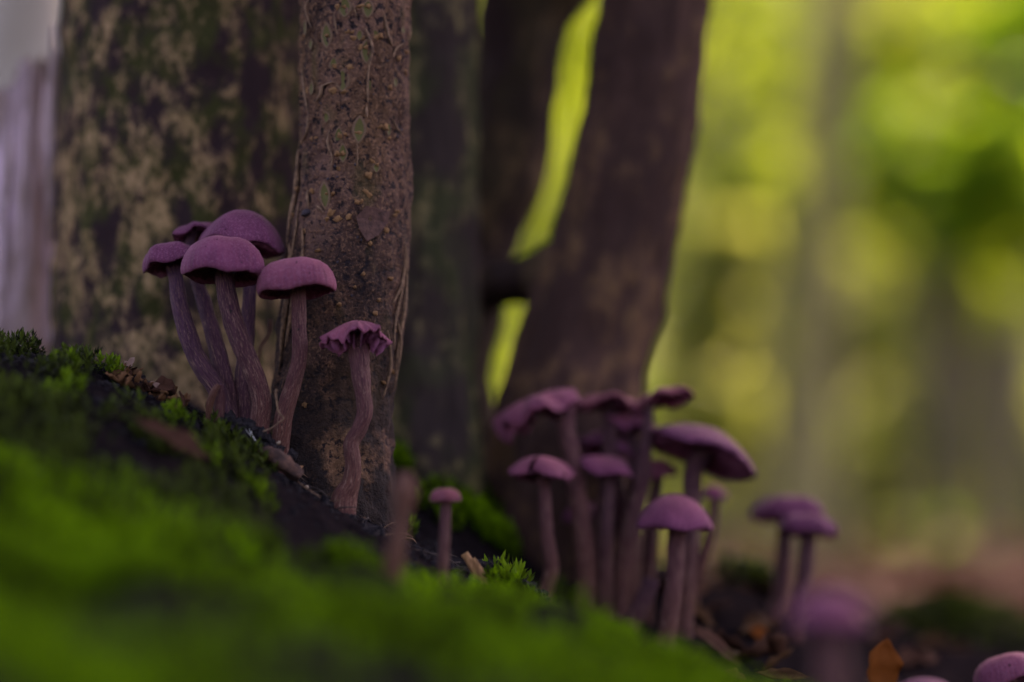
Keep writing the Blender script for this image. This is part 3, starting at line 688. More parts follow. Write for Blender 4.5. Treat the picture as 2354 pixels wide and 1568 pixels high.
mushroom('mushroom', 'mauve mushroom with smooth domed cap on a curved fibrous stem, front of tall cluster', GA, (515, 617, 194), [(517, 650, 44), (526, 700, 46), (543, 760, 46), (568, 822, 46), (590, 876, 45), (602, 925, 44), (596, 985, 48)], 0.852, 'cap', 'stem', 'bun', roll=3, pitch=-7, seed=6, wave=0.02, rimwave=0.05, specks=14, squash=1.12)
mushroom('mushroom', 'pinkish mauve mushroom with grooved cap rim close against the slender trunk', GA, (682, 656, 187), [(686, 690, 34), (688, 760, 34), (688, 822, 36), (672, 890, 38), (654, 950, 40), (645, 1010, 42), (640, 1052, 48)], 0.848, 'cap_pink', 'stem_red', 'bun', roll=-5, pitch=-4, seed=7, wave=0.02, nw=4, rimwave=0.07, specks=16, dY=0.006)

# the ragged one: cap torn and pleated, gills hanging as separate flaps
def fold_f(rr, hh, a, r):
    e = r ** 1.5
    drop = 0.12 * max(0, math.cos(a - 3.3)) ** 2 + 0.05 * max(0, math.cos(a)) ** 2 + 0.045 * math.sin(9 * a) + 0.05 * math.sin(19 * a + 1)
    lift = 0.24 * max(0, math.cos(a - 5.0)) ** 2 - 0.20 * max(0, math.cos(a - 4.3)) ** 40
    return rr * (1 + e * (0.05 * math.sin(5 * a + 1) + 0.05 * math.sin(13 * a) + 0.10 * max(0, math.cos(a - 3.2)) ** 2)), hh - e * drop + e * lift
mushroom('mushroom', 'small ragged mushroom with torn cap and hanging gill flaps on a kinked stem', GA, (820, 778, 152), [(826, 822, 48), (828, 850, 44), (834, 900, 38), (838, 945, 36), (826, 985, 36), (808, 1022, 37), (812, 1070, 38), (806, 1110, 44), (790, 1150, 58)], 0.848, 'cap_pink', 'stem_red', 'umb', roll=2, pitch=-3, seed=0.0, wave=0.03, nw=6, rimwave=0.14, specks=12, fold=fold_f, ngill=34, sep_gills=True, squash=1.0)
for o in C.objects:
    if o.name.startswith('gill') and not o.name.startswith('gills'):
        me_ = o.data; vs = [v_.co.copy() for v_ in me_.vertices]; q = random.uniform(1.6, 4.0)
        for i in range(1, 10, 2): me_.vertices[i].co = vs[i - 1] + (vs[i] - vs[i - 1]) * q + Vector((random.uniform(-.0006, .0006), random.uniform(-.0006, .0006), 0))

# broken stub beside the cluster
stb = empty('broken_mushroom_stem', P(500, 1000, 0.85)); tag(stb, 'split reddish brown stub of a broken mushroom stem beside the tall cluster', 'mushroom stem', GA)
child('stem_half', tube_mesh('stem_half', [P(508, 884, .848), P(507, 920, .849), P(500, 960, .85), P(492, 1012, .85)], [PX(6, .85), PX(11, .85), PX(15, .85), PX(20, .85)], M['stem_red'], nt=20, sub=8, noise_amp=0.2), stb)
child('stem_half', tube_mesh('stem_half', [P(503, 884, .846), P(490, 904, .846), P(481, 935, .847), P(477, 985, .848)], [PX(5, .85), PX(9, .85), PX(8, .85), PX(5, .85)], M['stem_brown'], nt=16, sub=8, noise_amp=0.25, seed=4), stb)
stub2 = empty('mushroom_button', P(548, 985, .862)); tag(stub2, 'thin bent pale brown stalk behind the tall purple cluster', 'stalk')
child('stalk', tube_mesh('stalk', [P(622, 735, .905), P(618, 770, .905), P(596, 808, .905), P(592, 900, .905), P(596, 1050, .905)], [PX(4, .9)] * 4 + [PX(5, .9)], M['stem_brown'], nt=10, sub=6), stub2)

# small blurred ones in front of the ridge
mushroom('mushroom', 'small pinkish button mushroom alone on dark soil behind the mossy slope', 'single small mushrooms', (1024, 1146, 72), [(1024, 1170, 24), (1022, 1230, 24), (1019, 1290, 26), (1017, 1330, 28)], 0.805, 'cap_brown', 'stem_red', 'bun', seed=8, specks=0, ngill=24)
brn = empty('withered_stalk', P(888, 1350, 0.745)); tag(brn, 'leaning brown withered mushroom stalk rising from the moss before the small button mushroom', 'stalk')
child('stalk', tube_mesh('stalk', [P(934, 1085, .725), P(930, 1130, .725), P(922, 1200, .725), P(906, 1280, .725), P(884, 1410, .725)], [PX(12, .725), PX(30, .725), PX(16, .725), PX(24, .725), PX(24, .725)], M['stem_brown'], nt=16, sub=6, noise_amp=0.15), brn)
s2 = empty('dead_stalk', P(300, 1460, .61)); tag(s2, 'short upright dead tan stalk in the thick green moss', 'stalk')
child('stalk', tube_mesh('stalk', [P(306, 1305, .615), P(303, 1370, .615), P(296, 1500, .612)], [PX(18, .61), PX(30, .61), PX(26, .61)], M['stem_brown'], nt=12, sub=5, noise_amp=0.2), s2)

# right cluster
Z = 0.955
def fold_i(rr, hh, a, r):
    e = r * r; return rr * (1 + 0.10 * e * math.sin(3 * a)), hh + e * (0.08 * math.sin(3 * a + 0.5) + 0.07 * math.sin(5 * a))
def fold_2(rr, hh, a, r):
    e = r * r; return rr * (1 + 0.12 * e * math.sin(4 * a + 1)), hh + e * (0.12 * math.sin(2 * a + 1.2) + 0.09 * math.sin(5 * a + 0.4))
mushroom('mushroom', 'wide wavy mushroom with rough curled rim, tilting away from the crowded group', GB, (1236, 952, 200), [(1302, 985, 40), (1316, 1050, 40), (1328, 1140, 42), (1342, 1240, 46), (1348, 1330, 48), (1346, 1400, 50)], Z, 'cap_pink', 'stem_red', 'flat', roll=-22, pitch=-3, seed=11, wave=0.06, nw=6, rimwave=0.10, fold=fold_i, squash=1.3)
mushroom('mushroom', 'wavy reddish mauve mushroom wedged upright in the middle of the crowd', GB, (1400, 935, 165), [(1405, 970, 34), (1400, 1060, 36), (1385, 1200, 40), (1380, 1400, 46)], Z + 0.018, 'cap_brown', 'stem', 'flat', roll=4, pitch=-7, seed=12, wave=0.09, nw=5, rimwave=0.12, fold=fold_2)
mushroom('mushroom', 'flat upturned mushroom showing its dark pink underside above the crowd', GB, (1532, 916, 128), [(1490, 945, 24), (1486, 1010, 26), (1476, 1100, 40), (1452, 1200, 46), (1430, 1310, 48), (1415, 1430, 52)], Z + 0.008, 'cap_brown', 'stem', 'flat', roll=-9, pitch=-14, seed=13, wave=0.05, rimwave=0.06, specks=4)
mushroom('mushroom', 'large violet umbrella mushroom tilted down to one side, dark gills showing', GB, (1617, 1042, 266), [(1596, 1080, 44), (1590, 1140, 42), (1584, 1240, 44), (1575, 1340, 46), (1568, 1470, 50)], Z + 0.012, 'cap_violet', 'stem', 'umb', roll=21, pitch=-11, seed=14, wave=0.03, nw=4, rimwave=0.03, specks=6, squash=0.85)
mushroom('mushroom', 'small split mauve mushroom on a pale thin stem under the wide wavy one', GB, (1246, 1092, 146), [(1250, 1112, 28), (1254, 1180, 30), (1260, 1250, 32), (1268, 1310, 33), (1252, 1370, 36), (1245, 1410, 38)], Z - 0.022, 'cap_pink', 'stem_red', 'dome', roll=4, pitch=-3, seed=15, wave=0.07, nw=3, rimwave=0.10, squash=0.75, fold=fold_2, tear=lambda a, r: r > 0.3 and abs(((a - 3.9 + math.pi) % (2 * math.pi)) - math.pi) < 0.10)
mushroom('mushroom', 'neat rounded cone shaped mauve mushroom, front of the crowd beside the brown leaf', GB, (1552, 1207, 178), [(1556, 1228, 42), (1552, 1300, 40), (1545, 1370, 40), (1538, 1430, 42), (1530, 1480, 46)], Z - 0.025, 'cap', 'stem_red', 'dome', roll=2, pitch=1, seed=16, wave=0.015, rimwave=0.02, specks=4)
mushroom('mushroom', 'dark crumpled violet mushroom deep inside the crowd under the wavy caps', GB, (1405, 1030, 160), [(1410, 1060, 34), (1425, 1160, 40), (1440, 1300, 44), (1435, 1430, 48)], Z + 0.03, 'cap_violet', 'stem', 'umb', roll=10, pitch=-3, seed=17, wave=0.09, nw=4, rimwave=0.12, fold=fold_2)
mushroom('mushroom', 'small drooping mauve mushroom with upturned pale lip below the crumpled violet one', GB, (1398, 1072, 124), [(1402, 1095, 26), (1395, 1200, 30), (1390, 1410, 36)], Z + 0.0, 'cap', 'stem', 'flat', roll=12, pitch=16, seed=18, wave=0.08, nw=3, rimwave=0.1)
mushroom('mushroom', 'small pinkish mushroom tucked under the large tilted umbrella cap', GB, (1512, 1092, 92), [(1510, 1110, 26), (1500, 1200, 30), (1482, 1430, 36)], Z + 0.028, 'cap_pink', 'stem', 'dome', roll=-6, pitch=4, seed=19)
mushroom('mushroom', 'tiny blurred mauve button mushroom on a thin leaning stem behind the crowd', GB, (1640, 1142, 66), [(1640, 1160, 24), (1632, 1220, 26), (1612, 1290, 30), (1590, 1370, 34), (1580, 1450, 36)], Z + 0.06, 'cap', 'stem_red', 'dome', seed=20, ngill=20, specks=0)
mushroom('mushroom', 'pale lilac mushroom with frilled rim squeezed beside the thin upturned one', GB, (1452, 985, 124), [(1455, 1010, 32), (1462, 1100, 38), (1450, 1220, 42), (1446, 1430, 46)], Z + 0.022, 'cap', 'stem', 'umb', roll=9, pitch=-5, seed=28, wave=0.08, nw=5, rimwave=0.12, fold=fold_2, specks=3)
mushroom('mushroom', 'small dark violet mushroom half hidden low between the crowded stems', GB, (1340, 1190, 96), [(1342, 1210, 30), (1352, 1290, 34), (1362, 1410, 38)], Z + 0.03, 'cap_violet', 'stem', 'dome', roll=-8, pitch=-2, seed=29, wave=0.05, specks=3)
for k, row in enumerate(([(1500, 1330, 40), (1470, 1400, 42), (1440, 1450, 44)],)):
    Yk = Z - 0.005
    e_ = empty('bare_mushroom', P(row[-1][0], row[-1][1], Yk)); tag(e_, 'slanting violet mushroom without a cap at the foot of the crowd', 'mushroom')
    child('stalk', tube_mesh('stalk', [P(u, v_, Yk) for u, v_, _ in row] + [P(row[-1][0] - 5, row[-1][1] + 40, Yk)], [PX(q / 2, Yk) for _, _, q in row] + [PX(22, Yk)], M['stem'], nt=16, sub=6, noise_amp=0.1), e_)
# pair on the right
mushroom('mushroom', 'flat violet mushroom at the back of the pair standing beyond the mossy slope', GC, (1812, 1182, 166), [(1806, 1215, 34), (1802, 1290, 36), (1790, 1380, 38), (1768, 1460, 42), (1755, 1530, 46)], 1.025, 'cap_violet', 'stem', 'bun', roll=-2, pitch=-5, seed=23, squash=0.75, specks=2)
mushroom('mushroom', 'flat violet mushroom at the front of the pair standing beyond the mossy slope', GC, (1856, 1218, 134), [(1856, 1245, 36), (1850, 1320, 36), (1838, 1400, 38), (1828, 1530, 42)], 1.005, 'cap_violet', 'stem', 'bun', roll=6, pitch=-5, seed=24, squash=0.8, specks=2)
# foreground blurred cap, bottom right caps
mushroom('mushroom', 'large blurred pinkish violet mushroom standing in front of the moss slope', GC, (1908, 1425, 190), [(1908, 1450, 70), (1912, 1520, 74), (1915, 1620, 80)], 0.60, 'cap', 'stem_red', 'dome', roll=4, pitch=0, seed=25, squash=0.9, specks=0)
mushroom('mushroom', 'low broad violet mushroom cap beside the upright orange leaf', GC, (2132, 1612, 180), [(2132, 1630, 56), (2132, 1690, 60)], 0.80, 'cap_violet', 'stem', 'dome', roll=6, seed=26, squash=0.75, specks=0)
mushroom('mushroom', 'rounded pinkish mauve mushroom cap low beyond the orange leaf', GC, (2316, 1556, 156), [(2320, 1580, 40), (2325, 1640, 42), (2325, 1700, 44)], 0.905, 'cap_pink', 'stem_red', 'bun', roll=-14, pitch=-10, seed=27, specks=6)

# ------------------------------------------------------------------ moss
def moss_mesh(name, pts, size, mat, seed, leaves=12, spread=1.0):
    r = np.random.default_rng(seed); n = len(pts); pts = np.asarray(pts, float); size = np.broadcast_to(size, (n,)).astype(float)
    lean = r.normal(size=(n, 3)) * 0.28; lean[:, 2] = 1; lean /= np.linalg.norm(lean, axis=1)[:, None]
    Vs = []; rn = r.random(n); az0 = r.random(n) * 6.28
    for k in range(leaves):
        q = (k + 0.6) / leaves; az = az0 + k * 2.4
        out = np.stack([np.cos(az), np.sin(az), np.zeros(n)], 1)
        up = lean * (0.25 + 0.9 * q) ; d = out * (1.05 - 0.65 * q) * spread + up; d += r.normal(size=(n, 3)) * 0.12; d /= np.linalg.norm(d, axis=1)[:, None]
        L = (size * (0.55 - 0.2 * abs(q - 0.5)) * (0.8 + 0.4 * r.random(n)))[:, None]
        b = pts + lean * (size * (q * 0.85 - 0.1))[:, None]
        sd_ = np.stack([-np.sin(az), np.cos(az), np.zeros(n)], 1) * L * 0.17
        mid = b + d * L * 0.45
        tip = b + d * L + np.array([0, 0, -0.12]) * L * (1 - q)
        Vs.append(np.stack([b, mid + sd_, tip, mid - sd_], 1))
    V = np.stack(Vs, 1).reshape(-1, 3); i = np.arange(n * leaves) * 4
    F = np.concatenate([np.stack([i, i + 1, i + 2], 1), np.stack([i, i + 2, i + 3], 1)])
    return mesh_from(name, V, F, [mat], {'rnd': ('FLOAT', np.repeat(rn, leaves * 4))}, smooth=False)

def scatter(n, x0, x1, y0, y1, keep, seed):
    r = np.random.default_rng(seed); X = r.uniform(x0, x1, n); Y = r.uniform(y0, y1, n)
    zb = ground_base(X, Y); out = []
    for x, y, z in zip(X, Y, zb):
        if r.random() < keep(x, y): out.append((x, y, z + gnoise(x, y)))
    return np.array(out)

def upx(x, y): return CU + x / y * FPX
def moss_density(x, y):
    u = upx(x, y); n = mnoise.fractal(Vector((x * 20, y * 20, 7.7)), 1, 2, 3)
    edge = 0.785 + (0.01 if u > 900 else 0.0) + 0.02 * mnoise.noise(Vector((x * 60, 0, 2)))
    if u < 750: edge = 0.725 + 0.02 * mnoise.noise(Vector((x * 40, 3, 2)))
    if u > 1230: edge = 0.775
    if y > edge: return 0.0
    fade = min(1.0, 0.12 + (edge - y) / 0.085)
    return fade if n > -0.02 else 0.05
mp = scatter(36000, -0.22, 0.16, 0.42, 0.835, moss_density, 3)
tag(obj('moss_carpet', moss_mesh('moss_carpet', mp, 0.0058 * (0.7 + 0.6 * np.random.default_rng(1).random(len(mp))), M['moss'], 5, 11)), 'thick bright green moss covering the slope in front of the mushrooms', 'moss', kind='stuff')
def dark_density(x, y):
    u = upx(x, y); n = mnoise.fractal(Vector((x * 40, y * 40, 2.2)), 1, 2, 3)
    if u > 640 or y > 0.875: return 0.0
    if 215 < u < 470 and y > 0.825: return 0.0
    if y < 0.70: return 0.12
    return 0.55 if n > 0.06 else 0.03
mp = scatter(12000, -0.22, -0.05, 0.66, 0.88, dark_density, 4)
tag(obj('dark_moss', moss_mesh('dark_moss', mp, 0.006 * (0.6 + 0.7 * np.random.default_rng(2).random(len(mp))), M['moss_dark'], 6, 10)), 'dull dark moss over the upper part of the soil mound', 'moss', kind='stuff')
# brighter tufts scattered over the dark moss
def tuft(name, label, u, v_, Y, rad, n, size, mat, seed, group=None, on=True):
    r = np.random.default_rng(seed); c = P(u, v_, Y); pts = []
    for _ in range(n):
        a, q = r.random() * 6.28, rad * math.sqrt(r.random()); x, y = c.x + q * math.cos(a), c.y + q * math.sin(a)
        z = (ground_z(x, y) if on else c.z - 0.5 * q) + 0.4 * math.sqrt(max(0, rad * rad - q * q)); pts.append((x, y, z))
    o = obj(name, moss_mesh(name, pts, size * (0.7 + 0.6 * r.random(n)), mat, seed, 12)); tag(o, label, 'moss', group, 'stuff')
for i, (u, v_, Y) in enumerate(((155, 870, .835), (120, 930, .80), (165, 945, .81), (250, 890, .85), (470, 1000, .80), (600, 1040, .795), (415, 1010, .825))):
    tuft('moss_tuft', 'small bright green moss tuft on the dark upper mound', u, v_, Y, 0.0050, 16, 0.005, M['moss_bright'], 30 + i, 'bright moss tufts on the mound')
for i, (u, v_, Y, rd) in enumerate(((1060, 1110, .985, .011), (1110, 1180, .98, .012), (1150, 1240, .975, .010), (1010, 1230, .95, .009), (905, 1030, .985, .008), (1090, 1060, 1.01, .010), (905, 1160, .90, .006))):
    tuft('moss_tuft', 'soft green moss tuft on the dark bank behind the small button mushroom', u, v_, Y, rd, 60, 0.007, M['moss'], 50 + i, 'moss tufts on the bank')
tuft('moss_sprig', 'crisp bright green star moss sprig on dark soil by the orange wood slivers', 1176, 1352, .858, 0.0062, 34, 0.0085, M['moss_bright'], 70)
tuft('moss_tuft', 'fine green moss below the crisp star moss sprig', 1180, 1385, .84, 0.008, 60, 0.005, M['moss'], 71)
for i, (u, v_, Y) in enumerate(((1700, 1330, 1.12), (1740, 1370, 1.10))):
    tuft('moss_tuft', 'blurred green moss tuft between the crowded mushrooms and the pair', u, v_ + 60, Y, 0.013, 60, 0.008, M['moss_dark'], 80 + i, 'moss tufts behind the crowd')
# mossy hummock far right
hm = empty('moss_hummock', tuple(P(2170, 1545, 1.2))); tag(hm, 'low green moss hummock behind the orange leaf', 'moss')
V, F, _, _, _ = cap_mesh(0.052, 'dome', 33, 0.06, 3, 0.05); hc = P(2190, 1585, 1.22)
W = [Vector((p[0] * 1.25, p[1], p[2] * 0.85)) + hc for p in V]
child('mound', mesh_from('mound', W, F, [M['ground']], {'soil': ('FLOAT', np.ones(len(W)))}), hm)
hp = [W[i] for i in range(96 * 8)]; hp = [hp[i] for i in range(0, len(hp), 1)]
tag(child('moss_cover', moss_mesh('moss_cover', [tuple(p + Vector((random.uniform(-.004, .004), random.uniform(-.004, .004), 0))) for p in hp], 0.010, M['moss_dark'], 90, 10), hm), kind='stuff')

# ------------------------------------------------------------------ soil crumbs, litter
def crumbs(name, pts, sizes, mat, seed):
    r = np.random.default_rng(seed); bm = bmesh.new(); bmesh.ops.create_icosphere(bm, subdivisions=1, radius=1.0)
    bv = np.array([v_.co[:] for v_ in bm.verts]); bf = np.array([[v_.index for v_ in f.verts] for f in bm.faces]); bm.free()
    n = len(pts); V = bv[None] * (1 + 0.45 * r.normal(size=(n, len(bv), 1)) * 0.5) * (np.asarray(sizes)[:, None, None] * (0.6 + 0.8 * r.random((n, 1, 3)))) + np.asarray(pts)[:, None, :]
    F = (bf[None] + (np.arange(n) * len(bv))[:, None, None]).reshape(-1, 3)
    return mesh_from(name, V.reshape(-1, 3), F, [mat], smooth=False)
def ridge_density(x, y):
    u = upx(x, y)
    return 0.9 if -50 < u < 1350 and 0.83 < y < 0.92 else 0.12
pp = scatter(9000, -0.20, 0.06, 0.78, 0.96, ridge_density, 9)
rr_ = np.random.default_rng(4)
tag(obj('soil_crumbs', crumbs('soil_crumbs', pp, 0.0004 + 0.0013 * rr_.random(len(pp)) ** 2.5, M['crumb'], 1)), 'loose black soil crumbs strewn along the crest', 'soil', kind='stuff')
heap = []
for _ in range(900):
    u = random.gauss(578, 28); v_ = 1000 + (u - 578) * 0.55 + random.uniform(-26, 22) * max(0.1, 1 - abs(u - 578) / 80); p = P(u, v_, random.uniform(.842, .862)); heap.append(p[:])
tag(obj('soil_heap', crumbs('soil_heap', heap, 0.0004 + 0.0015 * np.random.default_rng(5).random(len(heap)) ** 2, M['crumb'], 2)), 'small heap of black crumbly soil at the foot of the tall cluster', 'soil', kind='stuff')
heap = []
for _ in range(500):
    u = random.uniform(1090, 1250); v_ = 1296 + max(0, u - 1150) * 0.75 + random.uniform(-6, 30); heap.append(P(u, v_, random.uniform(.855, .872))[:])
tag(obj('soil_heap', crumbs('soil_heap', heap, 0.0004 + 0.0014 * np.random.default_rng(6).random(len(heap)) ** 2, M['crumb'], 3)), 'dark crumbly soil lip around the crisp moss sprig', 'soil', kind='stuff')

def leaf_piece(seed, L, Wd, curl, mat, ragged=0.7):
    r = random.Random(seed); V, F = [], []; nu, nv = 9, 5
    for s in (0, 1):
        for i in range(nu):
            for j in range(nv):
                x = (i / (nu - 1) - 0.5) * (1 + 0.25 * mnoise.noise(Vector((j * 1.3, seed, 2)))); w_ = math.sin(math.pi * (0.06 + 0.9 * (i / (nu - 1)))) ** 0.8
                y = (j / (nv - 1) - 0.5) * w_ * (1 + ragged * mnoise.noise(Vector((i * 1.7, j * 3.0, seed))))
                z = curl * (y * y * 1.6 + 0.5 * x * x) + 0.22 * mnoise.noise(Vector((x * 4, y * 5, seed + 3)))
                V.append((x * L, y * Wd, z * Wd - s * 0.00022))
    for i in range(nu - 1):
        for j in range(nv - 1):
            a = i * nv + j; F.append((a, a + nv, a + nv + 1, a + 1)); b = a + nu * nv; F.append((b, b + 1, b + nv + 1, b + nv))
    m = nu * nv
    rim = [i * nv for i in range(nu)] + [(nu - 1) * nv + j for j in range(1, nv)] + [i * nv + nv - 1 for i in range(nu - 2, -1, -1)] + [j for j in range(nv - 2, 0, -1)]
    for a, b in zip(rim, rim[1:] + rim[:1]): F.append((a, a + m, b + m, b))
    return mesh_from('leaf', V, F, [mat], {'rnd': ('FLOAT', np.full(len(V), r.random()))})
def place_leaf(name, label, u, v_, Y, Lpx, Wpx, mat, rot, seed, curl=0.8, group=None, cat='leaf', ragged=0.7):
    o = obj(name, leaf_piece(seed, PX(Lpx, Y), PX(Wpx, Y), curl, M[mat], ragged)); o.location = P(u, v_, Y); o.rotation_euler = [math.radians(q) for q in rot]
    return tag(o, label, cat, group)
random.seed(99)
GL = 'dry leaf scraps heaped on the mound'
r_ = random.Random(5)
for i in range(52):
    q = r_.random(); u = 255 + 165 * q + r_.uniform(-14, 14); v_ = 862 + 78 * q + r_.uniform(-24, 20)
    place_leaf('leaf_scrap', 'small curled scrap of dry brown leaf in the heap left of the tall cluster', u, v_ - 6, .850 + r_.uniform(-.008, .010), r_.uniform(22, 52), r_.uniform(12, 28), ('dead_leaf', 'dead_leaf_dark', 'dead_leaf_dark', 'dead_leaf')[i % 4], (r_.uniform(-80, 80), r_.uniform(-60, 60), r_.uniform(0, 180)), 100 + i, r_.uniform(.4, 1.4), GL)
place_leaf('leaf_scrap', 'pale pinkish pointed leaf tip standing up from the dry leaf heap', 297, 838, .862, 40, 20, 'dead_leaf_pale', (75, -55, 10), 140, 0.8, cat='leaf')
place_leaf('leaf_scrap', 'pale tan curled leaf scrap lying on the dry leaf heap', 360, 888, .852, 36, 14, 'dead_leaf_pale', (60, 35, 20), 141, 0.9)
place_leaf('leaf_scrap', 'dark broad folded leaf scrap on top of the dry leaf heap', 380, 885, .862, 50, 32, 'dead_leaf_dark', (70, 10, 10), 142, 0.6)
place_leaf('leaf_scrap', 'lone orange brown leaf scrap between leaf heap and tall cluster', 428, 918, .868, 30, 20, 'dead_leaf', (70, -50, 0), 143, 0.6)
place_leaf('brown_leaf', 'blurred tan leaf lying flat on the mossy slope', 395, 1010, .765, 190, 70, 'dead_leaf_dark', (25, 28, -10), 144, 0.5)
place_leaf('brown_leaf', 'small orange brown leaf on the dark bank beside the ragged mushroom foot', 872, 1150, .885, 52, 34, 'dead_leaf', (75, -10, 10), 145, 0.5)
place_leaf('brown_leaf', 'curled tan brown leaf at the foot of the cone shaped mushroom', 1588, 1408, .985, 130, 70, 'dead_leaf', (45, 35, 20), 146, 0.9)
place_leaf('brown_leaf', 'long brown leaf lying on black soil below the curled tan one', 1650, 1490, .93, 150, 50, 'dead_leaf_dark', (40, 40, 0), 147, 0.6)
place_leaf('brown_leaf', 'small pinkish leaf scrap at the lower edge of the mossy slope', 1690, 1552, .875, 56, 28, 'dead_leaf', (60, 20, 20), 148, 0.6)
place_leaf('brown_leaf', 'pale ragged leaf edge on black soil under the blurred violet mushroom', 1800, 1552, .875, 110, 26, 'dead_leaf', (70, 5, 0), 149, 0.7)
place_leaf('orange_leaf', 'upright pointed orange brown leaf by the low broad violet cap', 2030, 1535, .905, 130, 74, 'dead_leaf_orange', (80, -82, 0), 150, 0.6)
place_leaf('orange_leaf', 'small orange scrap of leaf between crowd and blurred mushroom', 1745, 1455, .98, 40, 32, 'dead_leaf_orange', (70, 20, 0), 151, 0.6)
place_leaf('brown_leaf', 'dark brown dead leaf lump behind the moss hummock', 2310, 1490, 1.25, 110, 60, 'dead_leaf_dark', (60, 10, 0), 152, 0.9)
for i in range(26):
    u = r_.uniform(1480, 2250); Y = r_.uniform(.93, 1.2)
    x = P(u, 1500, Y).x; z = ground_z(x, Y) + 0.003
    o = obj('leaf_scrap', leaf_piece(200 + i, r_.uniform(.012, .026), r_.uniform(.006, .014), r_.uniform(.3, 1), M[('dead_leaf', 'dead_leaf_dark', 'dead_leaf_dark')[i % 3]])); o.location = (x, Y, z); o.rotation_euler = (r_.uniform(-.6, .6), r_.uniform(-.6, .6), r_.uniform(0, 6))
    tag(o, 'dead brown leaf scrap on the black soil around the right hand mushrooms', 'leaf', 'dead leaves on the soil')

# bark chunk, wood slivers, twigs, roots
def chunk(name, label, pts, rad, Y, mat, flat, seed, cat):
    o = obj(name, tube_mesh(name, [P(u, v_, Y) for u, v_ in pts], [PX(q, Y) for q in rad], M[mat], nt=14, sub=7, noise_amp=0.35 if mat != 'bark_chunk' else 0.75, seed=seed, flat=flat)); return tag(o, label, cat)
chunk('bark_chunk', 'knobbly reddish brown piece of bark lying on the crest below the soil heap', [(594, 1040), (622, 1046), (655, 1070), (690, 1098)], [15, 21, 19, 12], .838, 'bark_chunk', 0.8, 3, 'bark')
chunk('wood_sliver', 'longer orange wood sliver leaning into the moss beside the star moss sprig', [(1068, 1272), (1085, 1300), (1104, 1340), (1112, 1362)], [9, 10, 7, 3], .842, 'sliver', 0.5, 5, 'wood')
chunk('wood_sliver', 'short orange wood sliver against the longer one by the star moss sprig', [(1088, 1284), (1104, 1310), (1122, 1348)], [5, 7, 3], .839, 'sliver', 0.5, 6, 'wood')
chunk('wood_sliver', 'thin pale wood splinter at the end of the dark soil lip', [(1222, 1366), (1236, 1384), (1246, 1398)], [2, 3, 1], .852, 'sliver', 0.6, 7, 'wood')
for i, pts in enumerate(([(20, 826), (45, 812), (70, 806), (78, 800)], [(68, 824), (76, 812), (82, 800), (92, 806), (104, 812)], [(100, 826), (120, 812), (140, 802), (156, 798)], [(140, 822), (150, 806), (154, 798), (166, 806), (176, 814)], [(40, 820), (52, 816), (66, 822), (84, 826)])):
    chunk('twig', 'thin dark wiry twig on the crest before the pale stump', pts, [2.2] * (len(pts) - 1) + [1.2], .872, 'twig', 1.0, i, 'twig')['group'] = 'wiry twigs on the crest'
chunk('root_strand', 'thin curling tan rootlet rising beside the pinkish grooved mushroom', [(604, 992), (622, 985), (640, 972), (652, 962), (640, 945), (634, 905), (637, 895)], [1.4, 1.4, 1.5, 1.4, 1.8, 2.4, 3.4], .840, 'strip', 1.0, 2, 'rootlet')
for i in range(7):
    a = random.uniform(-.6, .9)
    chunk('fungus_thread', 'fine white fungus thread below the soil heap', [(588, 1014), (588 - 12 * math.sin(a + .6) - 6, 1004 - 10 * math.cos(a)), (588 - 26 * math.sin(a + .6), 998 - 14 * math.cos(a))], [.7, .6, .3], .842, 'thread', 1.0, i, 'fungus thread')['group'] = 'white fungus threads'
for i, (u, v_) in enumerate(((545, 992), (560, 1008), (580, 1012), (610, 1020), (690, 1075), (705, 1120), (560, 998), (600, 1004), (770, 1205), (640, 1018), (880, 1250), (930, 1262))):
    o = obj('pale_grain', lump_mesh('pale_grain', i, M['grain' if i % 2 else 'cork'], 1)); o.location = P(u, v_, .846); s = random.uniform(.0007, .0018); o.scale = (s, s, s * 1.6); o.rotation_euler = (random.random() * 3, random.random() * 3, 0)
    tag(o, 'tiny pale grain lying on the black soil of the crest', 'grain', 'pale grains on the soil')
for i in range(44):
    u = r_.uniform(560, 1230); Y = r_.uniform(.838, .87); x = P(u, 1100, Y).x; z = ground_z(x, Y) + .0012
    a = r_.uniform(0, 3.14); L = r_.uniform(.003, .009)
    o = obj('root_fibre', tube_mesh('root_fibre', [(-L, 0, -.0006), (-L * .3, L * .2, .0006), (L * .4, -L * .1, .0008), (L, L * .15, -.0005)], [.00014, .00025, .00022, .00008], M['twig' if i % 4 else 'strip'], nt=5, sub=3)); o.location = (x, Y, z); o.rotation_euler = (r_.uniform(-.4, .4), r_.uniform(-.5, .5), a)
    tag(o, 'short brown root fibre on the black soil of the crest', 'root fibre', 'root fibres on the crest')

